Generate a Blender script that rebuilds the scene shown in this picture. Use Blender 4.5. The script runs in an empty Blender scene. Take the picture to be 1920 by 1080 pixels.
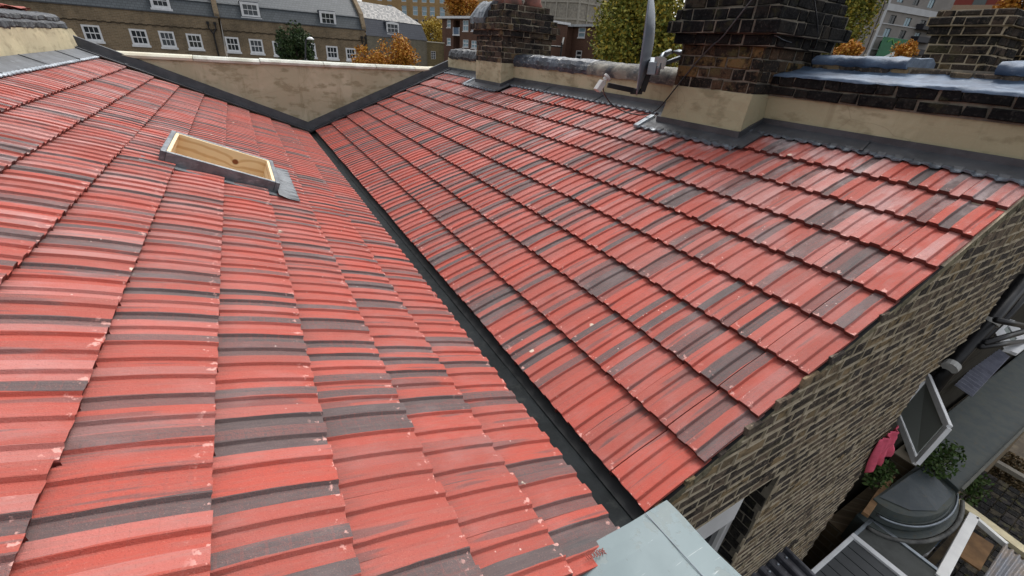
import bpy, math, random
import numpy as np
from mathutils import Vector, Matrix
random.seed(7); RNG = np.random.default_rng(7)
scene = bpy.context.scene
R_ = math.radians

# ---------------- camera ----------------
YAW, PITCH, ROLL, FOC = 0.548951, 0.498504, 0.074008, 808.903854
CAM = Vector((-0.96538, -0.59196, 1.49133))
fw = Vector((math.sin(YAW)*math.cos(PITCH), math.cos(YAW)*math.cos(PITCH), -math.sin(PITCH)))
rt = fw.cross(Vector((0, 0, 1))).normalized(); up = rt.cross(fw)
rt2 = rt*math.cos(ROLL)+up*math.sin(ROLL); up2 = -rt*math.sin(ROLL)+up*math.cos(ROLL)
cd = bpy.data.cameras.new('camera'); co = bpy.data.objects.new('camera', cd); scene.collection.objects.link(co)
M = Matrix((rt2, up2, -fw)).transposed().to_4x4(); M.translation = CAM; co.matrix_world = M
cd.sensor_width = 36; cd.lens = FOC/1920*36; cd.clip_start = .03; cd.clip_end = 2000
scene.camera = co
# ---------------- light ----------------
SUN_EL, SUN_AZ = R_(60), R_(48)      # azimuth from +Y towards +X
w = bpy.data.worlds.new('World'); scene.world = w; w.use_nodes = True
wn = w.node_tree; bg = wn.nodes['Background']
sky = wn.nodes.new('ShaderNodeTexSky'); sky.sky_type = 'NISHITA'; sky.sun_disc = False
sky.sun_elevation = SUN_EL; sky.sun_rotation = SUN_AZ; sky.air_density = 1.0; sky.dust_density = 4.0; sky.ozone_density = 1.0
hs = wn.nodes.new('ShaderNodeHueSaturation'); hs.inputs['Saturation'].default_value = .22   # overcast: pale sky
wn.links.new(sky.outputs[0], hs.inputs['Color']); wn.links.new(hs.outputs[0], bg.inputs[0]); bg.inputs[1].default_value = .15
sd = bpy.data.lights.new('sun', 'SUN'); so = bpy.data.objects.new('sun', sd); scene.collection.objects.link(so)
sd.energy = 1.0; sd.angle = R_(20); sd.color = (1, .97, .92)
dv = Vector((math.sin(SUN_AZ)*math.cos(SUN_EL), math.cos(SUN_AZ)*math.cos(SUN_EL), math.sin(SUN_EL)))
so.rotation_euler = dv.to_track_quat('Z', 'Y').to_euler(); so.location = (0, 0, 30)
scene.view_settings.view_transform = 'Standard'; scene.view_settings.look = 'None'
scene.view_settings.gamma = 1; scene.view_settings.exposure = .64
scene.render.engine = 'CYCLES'

# ---------------- helpers ----------------
C = scene.collection
def tag(o, label=None, cat=None, group=None, kind=None):
    for k, v in (('label', label), ('category', cat), ('group', group), ('kind', kind)):
        if v: o[k] = v
    return o
def empty(name, loc, label, cat, group=None, kind=None):
    o = bpy.data.objects.new(name, None); C.objects.link(o); o.location = loc; o.empty_display_size = .2
    return tag(o, label, cat, group, kind)
def root_of(parent):
    m = Vector((0, 0, 0))
    while parent is not None:
        m += parent.location; parent = parent.parent
    return m
class MB:
    """collects shapes in world coordinates, builds them as ONE mesh object"""
    def __init__(s): s.v = []; s.f = []; s.m = []; s.a = []
    def add(s, vs, fs, mi=0, a=None):
        b = len(s.v); s.v += [tuple(v) for v in vs]; s.f += [tuple(b+i for i in f) for f in fs]; s.m += [mi]*len(fs)
        if a is None: a = (random.random(), random.random(), random.random())
        s.a += ([tuple(a)]*len(vs) if len(a) == 3 and not hasattr(a[0], '__len__') else list(a))
    def box(s, x0, x1, y0, y1, z0, z1, mi=0, a=None):
        s.hexa([(x0,y0,z0),(x1,y0,z0),(x1,y1,z0),(x0,y1,z0),(x0,y0,z1),(x1,y0,z1),(x1,y1,z1),(x0,y1,z1)], mi, a)
    def hexa(s, p, mi=0, a=None):
        s.add(p, [(0,3,2,1),(4,5,6,7),(0,1,5,4),(1,2,6,5),(2,3,7,6),(3,0,4,7)], mi, a)
    def bar(s, p, q, wd, th, up=(0,0,1), mi=0, a=None):
        p = Vector(p); q = Vector(q); d = (q-p).normalized(); u = Vector(up); sd_ = d.cross(u)
        if sd_.length < 1e-4: sd_ = d.cross(Vector((1,0,0)))
        sd_.normalize(); u = sd_.cross(d); a1 = sd_*wd/2; b1 = u*th/2
        s.hexa([p-a1-b1,p+a1-b1,q+a1-b1,q-a1-b1,p-a1+b1,p+a1+b1,q+a1+b1,q-a1+b1], mi, a)
    def tube(s, pts, r, n=10, mi=0, a=None, r1=None, caps=True):
        pts = [Vector(p) for p in pts]; N = len(pts); vs = []; fs = []; prev = None
        for i, p in enumerate(pts):
            d = (pts[min(i+1,N-1)]-pts[max(i-1,0)]).normalized()
            if prev is None:
                x = d.cross(Vector((0,0,1)))
                if x.length < 1e-3: x = d.cross(Vector((1,0,0)))
            else: x = prev-d*prev.dot(d)
            x.normalize(); prev = x; y = d.cross(x)
            rr = r if r1 is None else r+(r1-r)*i/(N-1)
            for k in range(n):
                t = 2*math.pi*k/n; vs.append(p+x*math.cos(t)*rr+y*math.sin(t)*rr)
        for i in range(N-1):
            for k in range(n):
                fs.append((i*n+k, i*n+(k+1)%n, (i+1)*n+(k+1)%n, (i+1)*n+k))
        if caps: fs.append(tuple(range(n))[::-1]); fs.append(tuple((N-1)*n+k for k in range(n)))
        s.add(vs, fs, mi, a)
    def lathe(s, prof, c, n=24, mi=0, axis=None, a=None):
        c = Vector(c); ax = Vector(axis or (0,0,1)).normalized()
        x = ax.cross(Vector((0,1,0))); 
        if x.length < 1e-3: x = ax.cross(Vector((1,0,0)))
        x.normalize(); y = ax.cross(x); vs = []; fs = []
        for (r, z) in prof:
            for k in range(n):
                t = 2*math.pi*k/n; vs.append(c+ax*z+x*math.cos(t)*r+y*math.sin(t)*r)
        for i in range(len(prof)-1):
            for k in range(n): fs.append((i*n+k, i*n+(k+1)%n, (i+1)*n+(k+1)%n, (i+1)*n+k))
        s.add(vs, fs, mi, a)
    def grid(s, P, mi=0, a=None):
        nr = len(P); nc = len(P[0]); vs = [p for row in P for p in row]
        s.add(vs, [(i*nc+j, i*nc+j+1, (i+1)*nc+j+1, (i+1)*nc+j) for i in range(nr-1) for j in range(nc-1)], mi, a)
    def build(s, name, mats, parent=None, smooth=False, label=None, bevel=0):
        if not isinstance(mats, (list, tuple)): mats = [mats]
        me = bpy.data.meshes.new(name); off = root_of(parent) if parent else Vector((0,0,0))
        vs = s.v
        if parent is None:
            A = np.array(vs); c = A.mean(0); off = Vector((float(c[0]), float(c[1]), float(A[:,2].min())))
        me.from_pydata([(v[0]-off.x, v[1]-off.y, v[2]-off.z) for v in vs], [], s.f)
        for m in mats: me.materials.append(m)
        me.polygons.foreach_set('material_index', s.m)
        at = me.attributes.new('rnd', 'FLOAT_VECTOR', 'POINT'); at.data.foreach_set('vector', np.array(s.a, dtype=np.float32).ravel())
        if smooth: me.polygons.foreach_set('use_smooth', [True]*len(me.polygons))
        me.update()
        o = bpy.data.objects.new(name, me); C.objects.link(o)
        if parent: o.parent = parent
        else: o.location = off
        if bevel:
            b = o.modifiers.new('b', 'BEVEL'); b.width = bevel; b.segments = 2; b.limit_method = 'ANGLE'
        if label: o['label'] = label
        return o

# ---------------- materials ----------------
class NT:
    def __init__(s, name):
        m = bpy.data.materials.new(name); m.use_nodes = True; s.m = m; s.t = m.node_tree; s.n = s.t.nodes; s.b = s.n['Principled BSDF']
    def new(s, ty, **kw):
        n = s.n.new(ty)
        for k, v in kw.items(): setattr(n, k, v)
        return n
    def L(s, a, b): s.t.links.new(a, b)
    def inp(s, sock, v):
        if hasattr(v, 'is_output') or hasattr(v, 'links'): s.L(v, sock)
        else: sock.default_value = v
    def math(s, op, a, b=0.0, c=None, clamp=False):
        n = s.new('ShaderNodeMath', operation=op); n.use_clamp = clamp; s.inp(n.inputs[0], a); s.inp(n.inputs[1], b)
        if c is not None: s.inp(n.inputs[2], c)
        return n.outputs[0]
    def mix(s, f, a, b, blend='MIX'):
        n = s.new('ShaderNodeMix', data_type='RGBA', blend_type=blend); n.clamp_factor = True
        s.inp(n.inputs[0], f)
        for i, v in ((6, a), (7, b)):
            if isinstance(v, tuple): v = (*v, 1) if len(v) == 3 else v
            s.inp(n.inputs[i], v)
        return n.outputs[2]
    def noise(s, vec, scale, detail=3, rough=.55, dist=0):
        n = s.new('ShaderNodeTexNoise'); n.inputs['Scale'].default_value = scale; n.inputs['Detail'].default_value = detail
        n.inputs['Roughness'].default_value = rough; n.inputs['Distortion'].default_value = dist
        if vec is not None: s.L(vec, n.inputs['Vector'])
        return n.outputs[0]
    def step(s, v, a, b):
        n = s.new('ShaderNodeMapRange', interpolation_type='SMOOTHSTEP'); s.inp(n.inputs[0], v)
        n.inputs[1].default_value = a; n.inputs[2].default_value = b; return n.outputs[0]
    def comb(s, x, y, z):
        n = s.new('ShaderNodeCombineXYZ')
        for i, v in enumerate((x, y, z)): s.inp(n.inputs[i], v)
        return n.outputs[0]
    def sep(s, v):
        n = s.new('ShaderNodeSeparateXYZ'); s.L(v, n.inputs[0]); return n.outputs
    def attr(s, name):
        n = s.new('ShaderNodeAttribute', attribute_name=name); return n.outputs['Vector']
    def pos(s): return s.new('ShaderNodeNewGeometry').outputs['Position']
    def scl(s, v, k):
        n = s.new('ShaderNodeMapping'); s.L(v, n.inputs[0]); n.inputs['Scale'].default_value = k; return n.outputs[0]
    def bump(s, h, st, dist=.01, chain=None):
        n = s.new('ShaderNodeBump'); n.inputs['Strength'].default_value = st; n.inputs['Distance'].default_value = dist
        s.L(h, n.inputs['Height'])
        if chain: s.L(chain, n.inputs['Normal'])
        s.L(n.outputs[0], s.b.inputs['Normal']); return n.outputs[0]
    def done(s, col=None, rough=.7, spec=.4, metal=0):
        if col is not None:
            if isinstance(col, tuple): col = (*col, 1)
            s.inp(s.b.inputs['Base Color'], col)
        s.inp(s.b.inputs['Roughness'], rough); s.b.inputs['Specular IOR Level'].default_value = spec; s.inp(s.b.inputs['Metallic'], metal)
        return s.m

def mat_simple(name, col, rough=.6, var=.25, scale=6, spec=.4, metal=0, bump=0, col2=None):
    t = NT(name); p = t.pos(); n = t.noise(p, scale, 5, .6)
    c2 = col2 or tuple(c*(1-var) for c in col)
    c = t.mix(t.step(n, .35, .65), col, c2)
    if bump: t.bump(t.noise(p, scale*8, 4), bump, .004)
    return t.done(c, rough, spec, metal)

def mat_tile():
    t = NT('concrete_tile'); uv = t.attr('tuv'); u, v, sd_ = t.sep(uv); p = t.pos(); px_, py_, pz_ = t.sep(p)
    wob = t.noise(t.comb(t.math('MULTIPLY', u, 2.0), t.math('MULTIPLY', v, 1.3), t.math('MULTIPLY', sd_, 91)), 1.0, 3, .5)
    cell = t.math('FLOOR', t.math('ADD', t.math('MULTIPLY', u, 4.0), t.math('MULTIPLY_ADD', wob, .44, -.22)))
    wn_ = t.new('ShaderNodeTexWhiteNoise', noise_dimensions='2D')
    t.L(t.comb(cell, t.math('MULTIPLY', sd_, 517.3), 0), wn_.inputs['Vector'])
    band = wn_.outputs[0]
    fl = t.noise(t.comb(t.math('MULTIPLY_ADD', u, 3.2, t.math('MULTIPLY', sd_, 63)), t.math('MULTIPLY', v, .38), t.math('MULTIPLY', sd_, 31)), 1.5, 2, .5)
    dk = t.math('ADD', t.math('MULTIPLY', t.step(band, .72, .745), .95), t.math('MULTIPLY', t.step(fl, .62, .67), .55), clamp=True)
    dk = t.math('MULTIPLY', dk, t.step(t.math('ADD', fl, t.math('MULTIPLY', band, .25)), .36, .52))
    wn2 = t.new('ShaderNodeTexWhiteNoise', noise_dimensions='1D'); t.L(t.math('MULTIPLY', sd_, 913.7), wn2.inputs['W'])
    tr = wn2.outputs[0]
    n1 = t.noise(p, 3, 4); n2 = t.noise(p, 260, 3, .7); n3 = t.noise(t.scl(uv, (9, 1.2, 77)), 2.5, 4, .65)
    red = t.mix(tr, (.44, .084, .060), (.355, .088, .068))
    red = t.mix(t.math('MULTIPLY', t.step(n3, .42, .66), .4), red, (.30, .12, .10))
    dark = t.mix(n3, (.048, .055, .060), (.150, .120, .115))
    col = t.mix(dk, red, dark)
    # lime bloom and painted-in sky sheen, more on the upper courses
    hgt = t.step(pz_, .45, 1.1)
    bl = t.math('MULTIPLY', t.step(t.noise(t.scl(p, (1.2, 2.5, 1.2)), 2.2, 5, .65), .47, .70), t.math('MULTIPLY_ADD', hgt, .42, .10))
    col = t.mix(bl, col, (.52, .43, .43))
    col = t.mix(t.math('MULTIPLY', t.math('MULTIPLY', t.step(band, .30, .18), t.step(pz_, .12, .95)), .34), col, (.62, .44, .42))  # pale sky sheen painted along some rolls, more higher up
    col = t.mix(t.math('MULTIPLY', t.step(u, .966, .970), .85), col, (.05, .016, .014))
    # sandy speckle
    col = t.mix(t.math('MULTIPLY', t.step(n2, .58, .72), .30), col, (.58, .30, .25))
    col = t.mix(t.math('MULTIPLY', t.step(n2, .42, .30), .40), col, (.06, .03, .03))
    # pale chips near the bottom edge of each tile, and droppings
    chip = t.step(t.noise(p, 34, 3, .6), .60, .66)
    chip = t.math('MULTIPLY', chip, t.step(v, .17, .03))
    col = t.mix(t.math('MULTIPLY', chip, .75), col, (.72, .40, .35))
    vo = t.new('ShaderNodeTexVoronoi'); vo.inputs['Scale'].default_value = 26; t.L(p, vo.inputs['Vector'])
    sp = t.math('MULTIPLY', t.step(vo.outputs['Distance'], .11, .06), t.step(t.noise(p, 5, 3), .60, .64))
    col = t.mix(t.math('MULTIPLY', sp, .7), col, (.72, .62, .56))
    v2 = t.new('ShaderNodeTexVoronoi'); v2.inputs['Scale'].default_value = 2.3; t.L(p, v2.inputs['Vector'])
    dr = t.step(t.math('ADD', v2.outputs['Distance'], t.math('MULTIPLY', t.noise(p, 42, 3, .7), .09)), .085, .070)
    col = t.mix(t.math('MULTIPLY', dr, .8), col, (.70, .64, .52))
    # streaks darkening each course towards the overlap above
    gr = t.math('MULTIPLY', t.step(v, .60, .95), t.step(n3, .35, .6)); col = t.mix(t.math('MULTIPLY', gr, .35), col, (.09, .045, .04))
    # lip coloured dark red-brown
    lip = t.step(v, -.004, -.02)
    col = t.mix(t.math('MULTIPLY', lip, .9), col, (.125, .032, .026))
    h = t.math('ADD', t.math('MULTIPLY', n2, 1.3), t.math('MULTIPLY', t.noise(p, 60, 3), 1.2))
    t.bump(h, .55, .003)
    return t.done(col, t.math('MULTIPLY_ADD', n1, .25, .48), .17)

def mat_brick(name, dark, brown, yel, mossy=.3, yshare=.25, rough=.9):
    t = NT(name); a = t.attr('rnd'); r, g, b = t.sep(a); p = t.pos()
    c = t.mix(t.step(r, .25, .8), dark, brown)
    c = t.mix(t.math('MULTIPLY', t.step(g, 1-yshare, 1-yshare*.4), .75), c, yel)
    n = t.noise(p, 9, 5, .65); c = t.mix(t.step(n, .45, .62), c, tuple(x*.55 for x in dark))
    n5 = t.noise(p, 55, 4, .7); c = t.mix(t.math('MULTIPLY', t.step(n5, .52, .68), .4), c, tuple(min(1, x*2.2+.02) for x in brown))
    c = t.mix(t.math('MULTIPLY', t.step(t.noise(p, 6, 4, .6), .56, .68), mossy), c, (.20, .19, .07))
    t.bump(t.math('ADD', n5, t.noise(p, 18, 4)), .8, .010)
    return t.done(c, rough, .15)
def mat_mortar(name, c1, c2):
    t = NT(name); p = t.pos(); c = t.mix(t.step(t.noise(p, 7, 5, .65), .38, .62), c1, c2)
    t.bump(t.noise(p, 60, 4), .8, .008); return t.done(c, .95, .1)
def mat_brickwall(name, c1, c2, cm, bw=.225, bh=.075, k=1.0, stain=(.05,.045,.035)):
    t = NT(name); p = t.pos(); x, y, z = t.sep(p)
    h = t.math('ADD', x, y); nz = t.noise(p, 5, 3)
    vec = t.comb(h, t.math('ADD', z, t.math('MULTIPLY', nz, .012)), 0)
    b = t.new('ShaderNodeTexBrick'); t.L(vec, b.inputs['Vector']); b.inputs['Scale'].default_value = 1
    b.inputs['Brick Width'].default_value = bw*k; b.inputs['Row Height'].default_value = bh*k; b.inputs['Mortar Size'].default_value = .006*k
    b.inputs['Color1'].default_value = (*c1, 1); b.inputs['Color2'].default_value = (*c2, 1); b.inputs['Mortar'].default_value = (*cm, 1)
    b.inputs['Bias'].default_value = -.1
    n2 = t.noise(t.scl(p, (1, 1, .5)), .6, 6, .65)
    c = t.mix(t.math('MULTIPLY', t.step(n2, .40, .68), .55), b.outputs[0], stain)
    c = t.mix(t.math('MULTIPLY', t.step(t.noise(vec, 9, 4, .7), .45, .7), .5), c, tuple(min(1, q*1.7) for q in c1))
    return t.done(c, .92, .1)
def mat_render(name, c1, c2, c3):
    t = NT(name); p = t.pos(); n = t.noise(p, 1.3, 5, .6, .3); n2 = t.noise(t.scl(p, (1, 1, 2.2)), 4.5, 4, .6)
    c = t.mix(t.step(n, .38, .56), c1, c2); c = t.mix(t.math('MULTIPLY', t.step(n2, .50, .66), .75), c, c3); n6 = t.noise(t.scl(p, (6, 6, 1)), 1.6, 4, .65); c = t.mix(t.math('MULTIPLY', t.step(n6, .54, .72), .45), c, c3)
    c = t.mix(t.math('MULTIPLY', t.step(t.noise(p, 70, 4, .7), .5, .75), .16), c, (.55, .5, .38))
    cr = t.new('ShaderNodeTexVoronoi', feature='DISTANCE_TO_EDGE'); cr.inputs['Scale'].default_value = .9
    nn = t.new('ShaderNodeTexNoise'); nn.inputs['Scale'].default_value = 3; t.L(p, nn.inputs['Vector'])
    t.L(t.mix(.12, p, nn.outputs['Color']), cr.inputs['Vector'])
    c = t.mix(t.math('MULTIPLY', t.step(cr.outputs['Distance'], .003, .0), .22), c, (.10, .09, .06))
    t.bump(t.math('ADD', t.noise(p, 14, 4), t.math('MULTIPLY', t.noise(p, 120, 3), .3)), .35, .01)
    return t.done(c, .9, .2)
def mat_lead(name, c1, c2, c3=(.42,.45,.48), rough=.45, metal=.25, sh=.5, bs=.35, spec=.5):
    t = NT(name); p = t.pos(); n = t.noise(p, 5, 5, .6); c = t.mix(t.step(n, .35, .65), c1, c2)
    c = t.mix(t.math('MULTIPLY', t.step(t.noise(t.scl(p, (1, 1, 3)), 13, 5, .7), .54, .72), sh), c, c3)
    t.bump(t.noise(p, 11, 4), bs, .012); return t.done(c, rough, spec, metal)

m_tile = mat_tile()
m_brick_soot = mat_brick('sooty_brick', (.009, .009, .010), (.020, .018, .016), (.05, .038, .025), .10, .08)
m_brick_low = mat_brick('lower_stack_brick', (.022, .020, .018), (.085, .055, .034), (.19, .125, .05), .25, .25)
m_brick_far = mat_brickwall('shaded_yard_brick', (.028, .024, .018), (.045, .038, .028), (.06, .055, .045), k=1.3)  # yard shade put into the dark brick colours
m_brick_ch1 = mat_brick('grey_brown_brick', (.022, .021, .021), (.075, .055, .042), (.15, .11, .06), .15, .2)
m_brick_wall = mat_brick('stock_brick', (.058, .050, .045), (.175, .132, .095), (.31, .225, .12), .12, .3)
m_mort_dark = mat_mortar('grey_mortar', (.16, .145, .12), (.30, .265, .20))
m_mort_black = mat_mortar('soot_mortar', (.10,.092,.078), (.20,.18,.145))
m_mort_light = mat_mortar('pale_mortar', (.45, .385, .285), (.32, .27, .195))
m_render = mat_render('sand_cement_render', (.47, .43, .29), (.38, .345, .225), (.25, .22, .135))
m_render_far = mat_render('weathered_render', (.56, .54, .39), (.46, .445, .31), (.29, .27, .17))
m_lead_dark = mat_lead('dark_lead', (.040, .043, .050), (.065, .069, .078), (.12, .13, .14), .5, .1, .35)
m_lead_edge = mat_lead('burnished_highlight_lead', (.075,.09,.11), (.11,.13,.16), (.28,.32,.37), .35, .3, .5)  # burnished edge, with pale glints put into the colour
m_lead_pale = mat_lead('pale_lead', (.20, .23, .26), (.34, .38, .42), (.5, .54, .58), .45, .3, .5)
m_lead_blue = mat_lead('blue_lead', (.04, .065, .11), (.095, .145, .22), (.30, .36, .43), .6, .05, .5, .8)
m_felt = mat_lead('black_bitumen', (.010, .011, .014), (.026, .030, .038), (.34, .34, .32), .5, 0, .6, 1.0)
m_gutter = mat_lead('gutter_lining', (.007, .009, .010), (.014, .017, .019), (.035, .038, .036), .7, 0, .5, .6, .12)
m_white = mat_simple('white_paint', (.78, .78, .76), .4, .12, 3)
m_coping = mat_simple('coping_white', (.60, .61, .55), .7, .2, 5, col2=(.42, .42, .35))
m_cream = mat_simple('cream_coping', (.62, .60, .48), .6, .25, 2.5, col2=(.55, .50, .38))
m_upvc = mat_simple('white_plastic', (.75, .76, .77), .35, .12, 5)
m_black = mat_simple('black_plastic', (.012, .012, .014), .35, .3, 8)
m_galv = mat_simple('galvanised_steel', (.24, .27, .30), .38, .3, 9, metal=.75)
m_dish = mat_simple('grey_dish_paint', (.16, .19, .23), .4, .2, 4)
m_grey_plastic = mat_simple('pale_grey_plastic', (.48, .48, .46), .45, .15, 10)
m_terracotta = mat_simple('clay_pot', (.26, .10, .075), .75, .45, 7, bump=.4, col2=(.10, .06, .05))
m_soil = mat_simple('soil', (.035, .027, .018), .95, .4, 3, bump=.8, col2=(.075, .06, .04))
m_timber_old = mat_simple('weathered_timber', (.28, .22, .14), .85, .4, 6, bump=.5, col2=(.15, .12, .09))
m_pink = mat_simple('pink_cloth', (.80, .14, .22), .9, .15, 14, bump=.3, spec=.1)
m_slab = mat_lead('felt_roof', (.042, .056, .057), (.066, .077, .068), (.085, .072, .042), .6, 0, .9, .3)
m_grime = mat_simple('dark_grime', (.012, .013, .014), .8, .5, 4, bump=.3)

def mat_wood():
    t = NT('new_pine'); p = t.pos()
    k = Vector(KNOT); d = t.new('ShaderNodeVectorMath', operation='DISTANCE'); t.L(t.scl(p, (1, 1, 1)), d.inputs[0]); d.inputs[1].default_value = k
    ring = t.math('ADD', t.math('MULTIPLY', t.sep(p)[2], 30), t.math('MULTIPLY', t.sep(p)[0], 12.5))
    warp = t.math('MULTIPLY', t.math('POWER', 2.718, t.math('MULTIPLY', d.outputs['Value'], -22)), 3)
    g = t.math('SINE', t.math('MULTIPLY', t.math('ADD', t.math('ADD', ring, warp), t.math('MULTIPLY', t.noise(t.scl(p, (2.5, 2.5, 6)), 1.2, 2), 2.0)), 2.6))
    c = t.mix(t.step(g, .1, 1), (.82, .64, .40), (.66, .45, .24))
    c = t.mix(t.step(d.outputs['Value'], .032, .018), c, (.22, .07, .025))
    return t.done(c, .6, .3)
def mat_glass(name, col=(.03,.035,.04), rough=.08, tr=0.0):
    t = NT(name); t.b.inputs['Transmission Weight'].default_value = tr; t.b.inputs['IOR'].default_value = 1.45
    return t.done(col, rough, .6)
m_pane = mat_glass('dark_window_glass')
m_pane_blue = mat_glass('sky_reflecting_glass', (.28, .40, .46), .15)
m_pane_open = mat_glass('pale_reflection_glass', (.40,.44,.42), .10, 0)  # opaque pane, its pale reflection put into the base colour
def mat_slate(name, c1, c2, bw, bh):
    t = NT(name); x, y, z = t.sep(t.pos()); b = t.new('ShaderNodeTexBrick'); t.L(t.comb(t.math('ADD', x, t.math('MULTIPLY', y, .1)), z, 0), b.inputs['Vector'])
    b.inputs['Scale'].default_value = 1; b.inputs['Brick Width'].default_value = bw; b.inputs['Row Height'].default_value = bh; b.inputs['Mortar Size'].default_value = .012
    b.inputs['Color1'].default_value = (*c1, 1); b.inputs['Color2'].default_value = (*c2, 1); b.inputs['Mortar'].default_value = (.015, .017, .02, 1)
    c = t.mix(t.math('MULTIPLY', t.noise(t.pos(), .5, 5), .5), b.outputs[0], tuple(q*.5 for q in c1))
    return t.done(c, .6, .3)
m_slate = mat_slate('slate', (.060, .072, .080), (.085, .098, .108), .3, .2)
m_slate_blue = mat_slate('dark_slate', (.042, .048, .065), (.055, .062, .080), .3, .2)
m_oldtile = mat_slate('mottled_old_tiles', (.10, .105, .11), (.42, .40, .37), .22, .16)
m_terr_a = mat_brickwall('terrace_brick', (.19, .142, .090), (.27, .20, .125), (.30, .26, .20), k=1.6)
m_terr_c = mat_brickwall('grey_stock_brick', (.135, .120, .090), (.20, .175, .125), (.26, .25, .21), k=1.6)
m_garden_brick = mat_brickwall('old_garden_brick', (.15, .115, .055), (.22, .17, .08), (.22, .20, .15), k=1.6)
m_apt = mat_brickwall('red_brown_brick', (.125, .068, .048), (.155, .085, .060), (.13, .09, .07), k=1.6, stain=(.075, .045, .036))
m_tower = mat_brickwall('yellow_brick', (.34, .22, .10), (.40, .26, .12), (.36, .27, .16), k=2, stain=(.22, .15, .08))
m_conc = mat_simple('pebble_dash_concrete', (.36, .33, .27), .95, .35, 2.2, bump=.3, col2=(.24, .22, .19))
m_conc_rib = mat_simple('concrete_rib', (.42, .39, .33), .9, .2, 2)
m_bark = mat_simple('bark', (.07, .055, .04), .95, .4, 8, bump=.6)
def mat_leaf(name, c1, c2, c3):
    t = NT(name); r, g, b = t.sep(t.attr('rnd')); c = t.mix(t.step(r, .1, .7), c1, c2); c = t.mix(t.step(g, .78, .95), c, c3)
    t.b.inputs['Subsurface Weight'].default_value = 0
    return t.done(c, .7, .2)
# ================= the house under the new roof =================
AR, AL, G = 0.394012, 0.389439, .312
LEN = 8.59; ZL = -.0165; XR = .067; XL = .067
cR, sR, cL, sL = math.cos(AR), math.sin(AR), math.cos(AL), math.sin(AL)
def SR(s, y, h=0): return (XR+s*cR-h*sR, y, s*sR+h*cR)
def SL(s, y, h=0): return (-XL-s*cL+h*sL, y, ZL+s*sL+h*cL)
PROF = [(0,0),(.185,.0),(.200,.001),(.235,.012),(.25,.0130),(.455,.0130),(.468,.012),(.49,.001),(.50,0),(.685,0),(.700,.001),(.735,.012),(.75,.0130),(.955,.0130),(.962,.010),(.968,-.018),(1.0,-.018)]
def prof_h(u):
    u = u % 1.0
    for (a, b), (c, d) in zip(PROF, PROF[1:]):
        if a <= u <= c: return b+(d-b)*(u-a)/max(c-a, 1e-6)
    return 0
def make_slope(name, S, y0, ncol, stop, skip, parent, label, flip):
    V = []; F = []; T = []; nb = len(PROF)
    for k in range(9):
        cj = random.uniform(-.002, .002)
        for j in range(ncol):
            if skip(k, y0+(j+.5)*.2): continue
            sd_ = random.random(); s0 = k*G+random.uniform(-.0022, .0022)+cj; ya = y0+j*.2+random.uniform(-.001, .001)
            dh = random.uniform(-.0015, .0015)+(random.random() < .06)*random.uniform(.001, .005); s0 += (random.random() < .06)*random.uniform(-.007, .007); tw = random.uniform(-.0025, .0025)
            vmax = min(1.0, (stop-s0)/.352) if k == 8 else 1.0
            if k == 5 and S is SL and 3.44 < y0+(j+.5)*.2 < 4.46: s0 = 1.668; vmax = .69
            if k == 2 and S is SL and 3.44 < y0+(j+.5)*.2 < 4.46: vmax = (.862-s0)/.352
            vs_ = [vmax*i/7 for i in range(8)]
            b = len(V)
            rag = [random.uniform(-.0018, .0018) for _ in PROF]
            for hh, vv in ((-.029, -.03), (0, -.014)):       # the lip
                for i, (u, h) in enumerate(PROF):
                    V.append(S(s0+(.004 if hh else 0)+rag[i], ya+u*.2, h+hh+dh+tw*(u-.5))); T.append((u, vv, sd_))
            for v in vs_:
                hb = -.032*v+.028*v*(1-v)+dh*(1-v)
                for i, (u, h) in enumerate(PROF):
                    V.append(S(s0+v*.352+(rag[i] if v == 0 else 0), ya+u*.2, h*(1-.12*v)+hb+tw*(u-.5)*(1-v))); T.append((u, v, sd_))
            R = 2+len(vs_)
            for r in range(R-1):
                if r == 1: continue
                for i in range(nb-1):
                    q = (b+r*nb+i, b+r*nb+i+1, b+(r+1)*nb+i+1, b+(r+1)*nb+i)
                    F.append(q if flip else q[::-1])
            # bridge lip to top
            for i in range(nb-1):
                q = (b+nb+i, b+nb+i+1, b+2*nb+i+1, b+2*nb+i); F.append(q if flip else q[::-1])
            # side faces at both ends of the tile
            for i0 in (0, nb-1):
                for r in range(2, R-1):
                    a_, c_ = V[b+r*nb+i0], V[b+(r+1)*nb+i0]; q = len(V)
                    V.extend([(a_[0], a_[1], a_[2]-.02), (c_[0], c_[1], c_[2]-.02)]); T.extend([(.5, -.03, sd_)]*2)
                    F.append((b+r*nb+i0, b+(r+1)*nb+i0, q+1, q))
    me = bpy.data.meshes.new(name); me.from_pydata(V, [], F); me.materials.append(m_tile)
    at = me.attributes.new('tuv', 'FLOAT_VECTOR', 'POINT'); at.data.foreach_set('vector', np.array(T, dtype=np.float32).ravel())
    me.update(); o = bpy.data.objects.new(name, me); C.objects.link(o); o.parent = parent; o['label'] = label
    return o

house = empty('terraced_house', (0, 0, 0), 'terraced house with the red tiled V-shaped butterfly roof and central valley gutter', 'house')
SKY = (.86, 1.665, 3.52, 4.38)     # roof light: slope distance and y range
def skR(k, y): return k == 8 and (1.55 < y < 2.70 or 5.70 < y < 6.85)
def skL(k, y): return (k in (3, 4) and 3.44 < y < 4.46)
stopR = (2.61-XR)/cR; stopL = (2.70-XL)/cL
make_slope('roof_slope', SR, .01, 42, stopR, skR, house, 'right-hand slope of red and grey-streaked tiles rising to the chimneys', False)
make_slope('roof_slope', SL, -.08, 42, stopL, skL, house, 'left-hand slope of red and grey-streaked tiles holding the roof light', True)
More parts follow.
